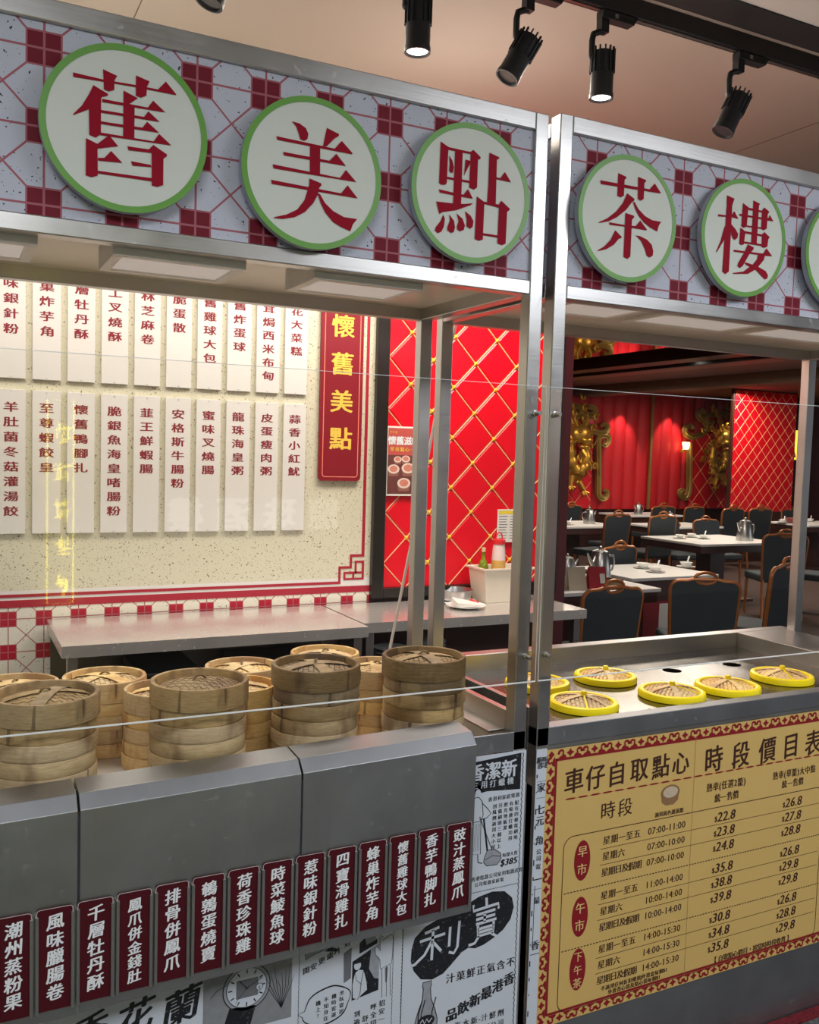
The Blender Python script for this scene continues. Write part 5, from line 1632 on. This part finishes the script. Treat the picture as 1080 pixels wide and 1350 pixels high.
def mk_cup(spoon):
    t = proto('tea_bowl')
    MB().lathe([(0.0, 0.004), (0.028, 0.004), (0.030, 0.0), (0.034, 0.008), (0.056, 0.045), (0.058, 0.048), (0.052, 0.046), (0.028, 0.012), (0.0, 0.010)], 20).build('bowl', M['porcelain'], t, smooth=True)
    MB().lathe([(0.0, 0.0), (0.05, 0.0), (0.085, 0.010), (0.085, 0.012), (0.0, 0.004)], 24).build('saucer', M['porcelain'], t, smooth=True)
    if spoon:
        MB().tube([(0.01, 0, 0.030), (0.05, 0.01, 0.055), (0.095, 0.02, 0.095)], [0.014, 0.007, 0.008], 8, squash=0.5).build('spoon', M['porcelain'], t, smooth=True)
    return t


CU, CUS = mk_cup(False), mk_cup(True)
bowls = [(CUS, 865, 742, 4.15, 'white bowl with a spoon on the second dining table, left one'), (CU, 848, 742, 4.40, 'plain white bowl at the left end of the second dining table'),
         (CUS, 905, 740, 4.35, 'white bowl with a spoon on the second dining table, right one'), (CU, 897, 708, 6.7, 'plain white bowl at the left on the centre table'),
         (CUS, 928, 709, 6.6, 'white bowl with a spoon on the centre table'), (CU, 912, 706, 6.8, 'plain white bowl in the middle of the centre table'),
         (CUS, 750, 689, 8.75, 'white bowl with a spoon on the left table'), (CUS, 1034, 677, 8.8, 'white bowl with a spoon on the far right table, left one'),
         (CUS, 1069, 678, 8.84, 'white bowl with a spoon on the far right table, right one'), (CU, 1032, 679, 8.65, 'plain white bowl on the far right table')]
for src, px, py, Y, lab in bowls:
    p = at(px, py, Y)
    r = dup(src, (p.x, Y, TT), radians(20), lab, 'white bowls on the dining tables')
    r['category'] = 'bowl'
for px, Y, wd_, dep, hh, mat, nm_, lab in ((880, 8.3, 0.34, 0.2, 0.05, plain('orange_tray', (196, 96, 66), 0.4), 'orange_tray', 'orange tray on the table right of the chair pair'),
                                           (1043, 8.5, 0.0, 0, 0, None, None, None)):
    if nm_:
        p = at(px, 690, Y)
        o = MB().box(p.x - wd_ / 2, p.x + wd_ / 2, Y - dep / 2, Y + dep / 2, TT, TT + hh).build(nm_, mat, bev=0.01, origin=(p.x, Y, TT))
        props(o, lab, 'tray')
p = at(1046, 676, 8.55)
o = MB().lathe([(0.0, 0.0), (0.07, 0.0), (0.08, 0.01), (0.13, 0.085), (0.125, 0.085), (0.07, 0.015), (0.0, 0.01)], 24, (p.x, 8.55, TT)).build('pink_bowl', plain('dusty_pink_bowl', (170, 92, 88), 0.4), smooth=True, origin=(p.x, 8.55, TT))
props(o, 'dusty pink serving bowl on the far right table', 'bowl')
# menu stands and tray on the nearest table
for px, Y, rgb, lab in ((760, 3.50, (206, 190, 168), 'cream folded menu stand on the nearest dining table'), (787, 3.46, (178, 30, 44), 'red folded menu stand on the nearest dining table')):
    p = at(px - 0, 738, Y)
    t = thing('menu_stand', (p.x, Y, TT), lab, 'menu stand', 'folded menu stands on the nearest table')
    b = MB()
    b.add([(p.x - 0.075, Y - 0.03, TT), (p.x + 0.075, Y - 0.045, TT), (p.x + 0.075, Y - 0.008, TT + 0.17), (p.x - 0.075, Y + 0.006, TT + 0.17), (p.x - 0.075, Y + 0.045, TT), (p.x + 0.075, Y + 0.03, TT)],
          [(0, 1, 2, 3), (5, 4, 3, 2)])
    b.build('card', plain('menu_card_%d' % rgb[0], rgb, 0.4), t)
    if rgb[0] == 178:
        MB().add([(p.x + 0.015, Y - 0.035, TT + 0.05), (p.x + 0.058, Y - 0.039, TT + 0.05), (p.x + 0.058, Y - 0.024, TT + 0.12), (p.x + 0.015, Y - 0.020, TT + 0.12)], [(0, 1, 2, 3)]).build('white_patch', M['card'], t)
t = thing('cutlery_tray', (4.15, 3.62, TT), 'long wire tray of chopsticks along the nearest dining table', 'tray')
b = MB()
for k in range(7):
    b.box(3.80, 4.62, 3.60 + 0.02 * k, 3.606 + 0.02 * k, TT + 0.004, TT + 0.022 + 0.004 * (k % 3))
b.box(3.79, 3.80, 3.58, 3.75, TT, TT + 0.04).box(4.62, 4.63, 3.58, 3.75, TT, TT + 0.04).box(3.80, 4.62, 3.58, 3.585, TT, TT + 0.04).box(3.80, 4.62, 3.745, 3.75, TT, TT + 0.04)
b.build('tray', plain('dark_brass', (122, 98, 66), 0.4, 0.5), t)
# red notice on the side of the second table
o = MB().box(0, 0.34, -0.004, 0, 0, 0.30).move(at(868, 769, 3.88).x - 0.15, 3.88, 0.08).build('red_notice', plain('notice_red', (150, 28, 34), 0.5), origin=(4.9, 3.88, 0.08))
tabs_apron = o
props(o, 'red and white printed notice hanging on the front of the second dining table', 'notice')
cc = MB().box(0.17, 0.33, -0.006, -0.004, 0.02, 0.28).move(at(868, 769, 3.88).x - 0.15, 3.88, 0.08).build('white_half', M['card'], o)
# ------------------------------------------------------------------ far wall: curtains, gilt scrolls, dragons
CY = FY - 0.10
x0c, x1c = 9.2, 13.95
cu = thing('stage_curtain', (11.6, CY, 0.62), 'pleated red curtain lining the far dining wall', 'curtain')
NP = 17
pw = (x1c - x0c) / NP
for k in range(NP):
    m = MB()
    n = 12
    pts = []
    for i in range(n + 1):
        u = i / n
        pts.append((x0c + (k + u) * pw, CY + 0.06 * (1 - sin(pi * u) ** 0.6) - 0.02))
    m.add([(x, y, 0.62) for x, y in pts] + [(x, y, DC - 0.002) for x, y in pts], [(i, i + 1, n + 2 + i, n + 1 + i) for i in range(n)])
    m.build('curtain_pleat', M['curtain'], cu, smooth=True)
o = MB().box(11.690, 11.735, CY - 0.05, CY - 0.02, 0.62, DC - 0.02).build('gold_pole', M['gold_scroll'], origin=(11.71, CY, 0.62))
props(o, 'thin vertical gilt pole in the middle of the red curtain', 'pole')


def spiral(c, r0, turns, a0, sgn, n=26, k=0.72):
    out = []
    for i in range(n + 1):
        u = i / n
        r = r0 * (1 - k * u)
        a = a0 + sgn * turns * 2 * pi * u
        out.append((c[0] + r * cos(a), c[1] + r * sin(a)))
    return out


def gilt(paths, name, lab, ox, w_=0.11, y=CY - 0.10):
    t = thing(name, (ox, y, 1.0), lab, 'wall ornament', 'gilt scroll frames on the curtain')
    for pts in paths:
        m = MB()
        n = len(pts)
        # a moulded ribbon: flat band with a raised middle
        L = []
        for i in range(n):
            a = pts[max(0, i - 1)]
            b_ = pts[min(n - 1, i + 1)]
            dx, dz = b_[0] - a[0], b_[1] - a[1]
            l = hypot(dx, dz) or 1
            h = w_ / 2 * (1.0 if i < n * 0.75 else 1.0 - 0.5 * (i / n - 0.75) / 0.25)
            L.append([(pts[i][0] - dz / l * q * h, y + e_, pts[i][1] + dx / l * q * h) for q, e_ in ((-1, 0.03), (-0.9, -0.03), (-0.35, -0.015), (0, -0.04), (0.35, -0.015), (0.9, -0.03), (1, 0.03))])
        vs = [p for r_ in L for p in r_]
        fs = []
        for i in range(n - 1):
            for j in range(6):
                fs.append((i * 7 + j, i * 7 + j + 1, (i + 1) * 7 + j + 1, (i + 1) * 7 + j))
        m.add(vs, fs)
        m.build('scroll_moulding', M['gold_scroll'], t, smooth=True)
    return t


def pt(px, py):
    q = at(px, py, CY - 0.1)
    return (q.x, q.z)


def bez(p, n=10):
    out = []
    for i in range(len(p) - 1):
        a = p[max(0, i - 1)]
        b_, c_ = p[i], p[i + 1]
        d_ = p[min(len(p) - 1, i + 2)]
        for k in range(n):
            u = k / n
            out.append(tuple(0.5 * ((2 * b_[j]) + (-a[j] + c_[j]) * u + (2 * a[j] - 5 * b_[j] + 4 * c_[j] - d_[j]) * u * u + (-a[j] + 3 * b_[j] - 3 * c_[j] + d_[j]) * u ** 3) for j in (0, 1)))
    out.append(p[-1])
    return out


for side in (0, 1):
    f = (lambda a, b_: pt(a, b_)) if side == 0 else (lambda a, b_: pt(a, b_))
    if side == 0:
        S_ = [[(740, 535), (752, 534), (764, 538), (766, 546), (760, 549), (757, 544)],
              [(775, 536), (782, 538), (784, 545), (778, 548), (771, 545), (770, 553), (776, 563), (786, 570), (797, 570), (801, 564), (797, 559), (791, 562)],
              [(794, 584), (798, 586), (802, 581), (801, 575), (794, 574), (789, 580), (789, 600), (789, 630), (789, 650), (793, 657), (799, 655), (800, 648), (795, 646)]]
        t = gilt([bez([f(*q) for q in s_]) for s_ in S_], 'gilt_scroll', 'gilt scroll frame on the curtain, left side, near the post', pt(780, 600)[0])
        dx, nm = 0, 0
    else:
        S_ = [[(958, 546), (940, 546), (932, 549), (930, 557), (936, 560), (940, 555)],
              [(930, 545), (925, 542), (921, 547), (925, 553), (932, 556), (931, 566), (924, 573), (912, 576), (904, 571), (904, 564), (910, 561), (914, 565)],
              [(909, 584), (909, 600), (909, 630), (908, 648), (904, 656), (898, 654), (897, 648), (902, 646)]]
        t = gilt([bez([f(*q) for q in s_]) for s_ in S_], 'gilt_scroll', 'gilt scroll frame on the curtain, right side, near the red column', pt(925, 600)[0])


# quilted ground inside each scroll frame
for nm_, (pa, pb, pc, pd), lab in (('quilted_panel', ((735, 545), (785, 550), (785, 668), (735, 668)), 'quilted red diamond panel behind the left gold dragon'),
                                   ('quilted_panel', ((913, 570), (962, 556), (962, 668), (913, 668)), 'quilted red diamond panel behind the right gold dragon')):
    q = [pt(*pa), pt(*pb), pt(*pc), pt(*pd)]
    X0, X1, Z0, Z1 = q[0][0], q[1][0], 0.64, min(q[0][1], q[1][1])
    t = thing(nm_, ((X0 + X1) / 2, CY - 0.06, Z0), lab, 'wall panel', 'quilted panels behind the dragons')
    MB().box(X0, X1, CY - 0.055, CY - 0.045, Z0, Z1).build('backing', M['red_wall'], t)
    lattice(t, X0, X1, Z0, Z1, CY - 0.056, X0 + 0.1, Z0 + 0.1, 0.19, 0.21, 0.006, 0.012, 0.014)


def dragon(cx, cz, s, flip, lab):
    t = thing('gold_dragon', (cx, CY - 0.15, cz), lab, 'dragon relief', 'gold dragon reliefs')
    y = CY - 0.26
    rnd = random.Random(3)
    F = -1 if flip else 1
    body = []
    rad = []
    for i in range(40):
        u = i / 39
        a = 1.2 + 7.2 * u
        r = (0.10 + 0.30 * u) * s
        body.append((cx + F * r * 0.8 * cos(a) * 0.8, y + 0.02 * sin(9 * u), cz + 0.12 * s + r * 1.15 * sin(a) - 0.45 * s * u))
        rad.append((0.115 - 0.055 * u) * s * (1 + 0.15 * sin(i * 2.1)))
    MB().tube(body, rad, 10).build('coiled_body', M['gold'], t, smooth=True)
    m = MB()
    for i in range(2, 38):
        p = Vector(body[i])
        d = (p - Vector((cx, y, cz + 0.1 * s))).normalized()
        e = Vector((d.z, 0, -d.x))
        r = rad[i]
        m.add([p + d * r * 0.8 + e * r * 0.4, p + d * r * 0.8 - e * r * 0.4, p + d * r * 2.0, p + d * r * 0.8 + Vector((0, -r * 0.5, 0))], [(0, 1, 2), (0, 2, 3), (1, 3, 2), (0, 3, 1)])
    m.build('spines', M['gold'], t)
    h = MB()
    hc = (cx + F * 0.02, y - 0.10, cz + 0.16 * s)
    h.ball(hc, (0.17 * s, 0.10 * s, 0.15 * s), 14, 10)
    h.ball((hc[0] + F * 0.06 * s, hc[1] - 0.08, hc[2] - 0.09 * s), (0.11 * s, 0.08 * s, 0.07 * s), 12, 8)
    h.ball((hc[0] + F * 0.02 * s, hc[1] - 0.08, hc[2] - 0.19 * s), (0.09 * s, 0.06 * s, 0.04 * s), 12, 8)
    for q in (-1, 1):
        h.ball((hc[0] + q * 0.07 * s, hc[1] - 0.09, hc[2] + 0.04 * s), 0.032 * s, 8, 6)
        h.tube([(hc[0] + q * 0.06 * s, hc[1], hc[2] + 0.10 * s), (hc[0] + q * 0.13 * s, hc[1], hc[2] + 0.22 * s), (hc[0] + q * 0.11 * s, hc[1], hc[2] + 0.32 * s)], [0.03 * s, 0.022 * s, 0.008 * s], 8)
        h.tube([(hc[0] + q * 0.10 * s, hc[1] - 0.05, hc[2] - 0.10 * s), (hc[0] + q * 0.22 * s, hc[1] - 0.06, hc[2] - 0.16 * s), (hc[0] + q * 0.28 * s, hc[1] - 0.05, hc[2] - 0.06 * s)], [0.016 * s, 0.012 * s, 0.006 * s], 6)
    h.build('dragon_head', M['gold'], t, smooth=True)
    for k, (lx, lz) in enumerate(((-0.22, -0.30), (0.20, -0.22), (-0.10, -0.62), (0.16, -0.70))):
        c = MB()
        p0 = (cx + F * lx * s * 0.5, y, cz + lz * s + 0.14 * s)
        p1 = (cx + F * lx * s, y - 0.05, cz + lz * s)
        c.tube([p0, p1], [0.05 * s, 0.035 * s], 8)
        for w_ in range(4):
            a = -2.6 + 0.7 * w_
            c.tube([p1, (p1[0] + 0.07 * s * cos(a), p1[1] - 0.03, p1[2] + 0.06 * s * sin(a)), (p1[0] + 0.11 * s * cos(a), p1[1] + 0.01, p1[2] + 0.12 * s * sin(a))], [0.02 * s, 0.016 * s, 0.004 * s], 6)
        c.build('claw', M['gold'], t, smooth=True)
    m = MB()
    for k in range(34):
        a = 2 * pi * k / 34
        rr_ = (0.22 + 0.11 * (k % 4)) * s
        x, z = cx + rr_ * 0.8 * cos(a), cz + 0.05 * s + rr_ * 1.3 * sin(a)
        m.tube([(x + 0.06 * s * (1 - i / 9) * cos(a + i * 0.8), y + 0.02, z + 0.075 * s * (1 - i / 9) * sin(a + i * 0.8)) for i in range(9)], 0.026 * s, 6)
    m.build('cloud_curls', M['gold'], t, smooth=True)


a = pt(752, 590)
dragon(a[0], a[1] + 0.05, 1.15, False, 'gold dragon relief on the far wall beside the left post')
a = pt(948, 590)
dragon(a[0] - 0.1, a[1] + 0.0, 1.05, True, 'gold dragon relief on the far wall beside the red column')
for px, e_ in ((816, 1), (881, 1)):
    q = at(px, 560, CY)
    spot('curtain_downlight', (q.x, CY - 0.42, DC - 0.08), (q.x, CY + 0.1, 1.2), 60, (1, 0.9, 0.8), 60, 0.5, 0.02)
for px in (755, 948):
    q = at(px, 560, CY)
    spot('dragon_downlight', (q.x, CY - 0.9, DC - 0.08), (q.x, CY - 0.1, 1.5), 70, (1, 0.9, 0.75), 50, 0.5, 0.02)
# ceiling downlights
for px, py, z, lab in ((935, 469, DC - 0.02, 'bright recessed downlight in the rose soffit, nearest one'), (912, 475, DC - 0.02, 'bright recessed downlight in the rose soffit, second one')):
    d = r2 * ((px - 540) / FPX) + d2 * ((py - 675) / FPX) + fw
    k = (z - 0.004 - CAM.z) / d.z
    p = CAM + d * k
    t = thing('downlight', (p.x, p.y, z), lab, 'ceiling light', 'recessed downlights in the dining room')
    MB().lathe([(0.085, 0.0), (0.060, -0.010), (0.055, -0.004)], 24, (p.x, p.y, z)).build('trim_ring', M['white_paint'], t, smooth=True)
    MB().lathe([(0.0, -0.006), (0.058, -0.006)][::-1], 24, (p.x, p.y, z)).build('lit_disc', glow('downlight_glow', (255, 246, 226), 14), t)
# dark track in the dining room
o = MB().box(8.12, 8.19, 3.4, FY - 0.3, DC - 0.075, DC - 0.02).build('dining_track', M['black'], origin=(8.1, 6, DC - 0.05))
props(o, 'dark track running back along the dining room ceiling', 'track')
# lamp added before the curtain, standing in for one reflected in the glass
q = at(903, 588, CY - 0.16)
t = thing('reflected_lamp', (q.x, CY - 0.10, q.z), 'small bright glint standing for a lamp reflected in the glass, below the right gilt scroll', 'reflection')
MB().lathe([(0.0, 0.0), (0.05, 0.0), (0.07, 0.13), (0.0, 0.13)], 18, (q.x, CY - 0.19, q.z - 0.06)).build('lamp_shade', glow('reflected_lamp_glow', (255, 222, 150), 9), t, smooth=True)
MB().box(q.x - 0.03, q.x + 0.03, CY - 0.12, CY - 0.07, q.z - 0.12, q.z - 0.06).build('added_bracket', M['gold'], t)

# red quilted column in front of the far wall
cl = struct(MB().box(11.83, 13.36, 9.52, 9.57, FZ, DC).build('wall_column', M['wood']))
lattice(cl, 11.87, 13.34, 0.70, DC - 0.02, 9.515, 11.9, 0.82, 0.107, 0.118, 0.005, 0.008, 0.008)
struct(MB().box(13.36, 14.6, 10.4, 10.5, FZ, DC).build('wall_far_right', M['navy']))
struct(MB().box(13.55, 13.98, 10.2, 10.38, FZ, DC - 0.3).build('trim_10', M['beigewall']))
q = at(1050, 571, 10.0)
t = thing('lit_sign', (q.x, 10.1, 1.9), 'small glowing yellow picture sign on the pillar at the far right', 'sign')
MB().box(q.x - 0.13, q.x + 0.13, 10.05, 10.19, 1.62, 2.16).build('sign_box', glow('yellow_sign_glow', (250, 214, 70), 1.6), t)
MB().flat([(q.x - 0.10, 1.66), (q.x + 0.08, 1.66), (q.x + 0.03, 1.80), (q.x - 0.05, 1.86)], 10.045).build('red_motif', plain('motif_red', (210, 70, 40), 0.5), t)
MB().box(q.x - 0.15, q.x + 0.15, 10.04, 10.19, 1.585, 1.62).build('sign_base', M['wood'], t)

# ------------------------------------------------------------------ the mall opposite, seen only mirrored in glass and steel
t = thing('mall_sign', (2.66, -6.9, 0.9), 'white lit shop sign 龍珠酒樓 across the corridor, mirrored in the left glass', 'sign')
m = MB()
for i, ch in enumerate('龍珠酒樓'):
    glyph(m, ch, 3.45 - 0.47 * i, 0.90, -6.9, 0.34, bold=0.05, bz=0.03, flip=True)
m.build('lit_lettering', glow('white_sign_glow', (255, 255, 250), 2.2), t)
t = thing('neon_sign', (0.9, -6.85, 0.0), 'tall yellow lit sign across the corridor, mirrored in the left glass', 'sign')
m = MB()
m.tube([(0.80, -6.85, 0.1), (0.80, -6.85, 1.92), (1.02, -6.85, 1.92), (1.02, -6.85, 0.1)], 0.006, 6, closed=True)
rn = random.Random(5)
for i in range(5):
    for k in range(13):
        x, z, h = 0.93 + rn.uniform(-0.05, 0.05), 1.62 - 0.34 * i + rn.uniform(-0.07, 0.07), rn.random() < 0.5
        m.tube([(x - (0.035 if h else 0.004), -6.85, z - (0.006 if h else 0.04)), (x + (0.035 if h else -0.004), -6.85, z + (0.006 if h else 0.04))], 0.006, 6)
m.build('yellow_tubes', glow('yellow_neon', (255, 240, 30), 13.0), t)
o = MB().box(-0.75, -0.1, -6.95, -6.9, 0.6, 1.9).build('shop_screen', glow('yellow_green_screen', (176, 206, 60), 1.6), origin=(-0.2, -6.9, 0.6))
props(o, 'yellow-green lit shop window across the corridor, seen only as a tint in steel', 'sign')
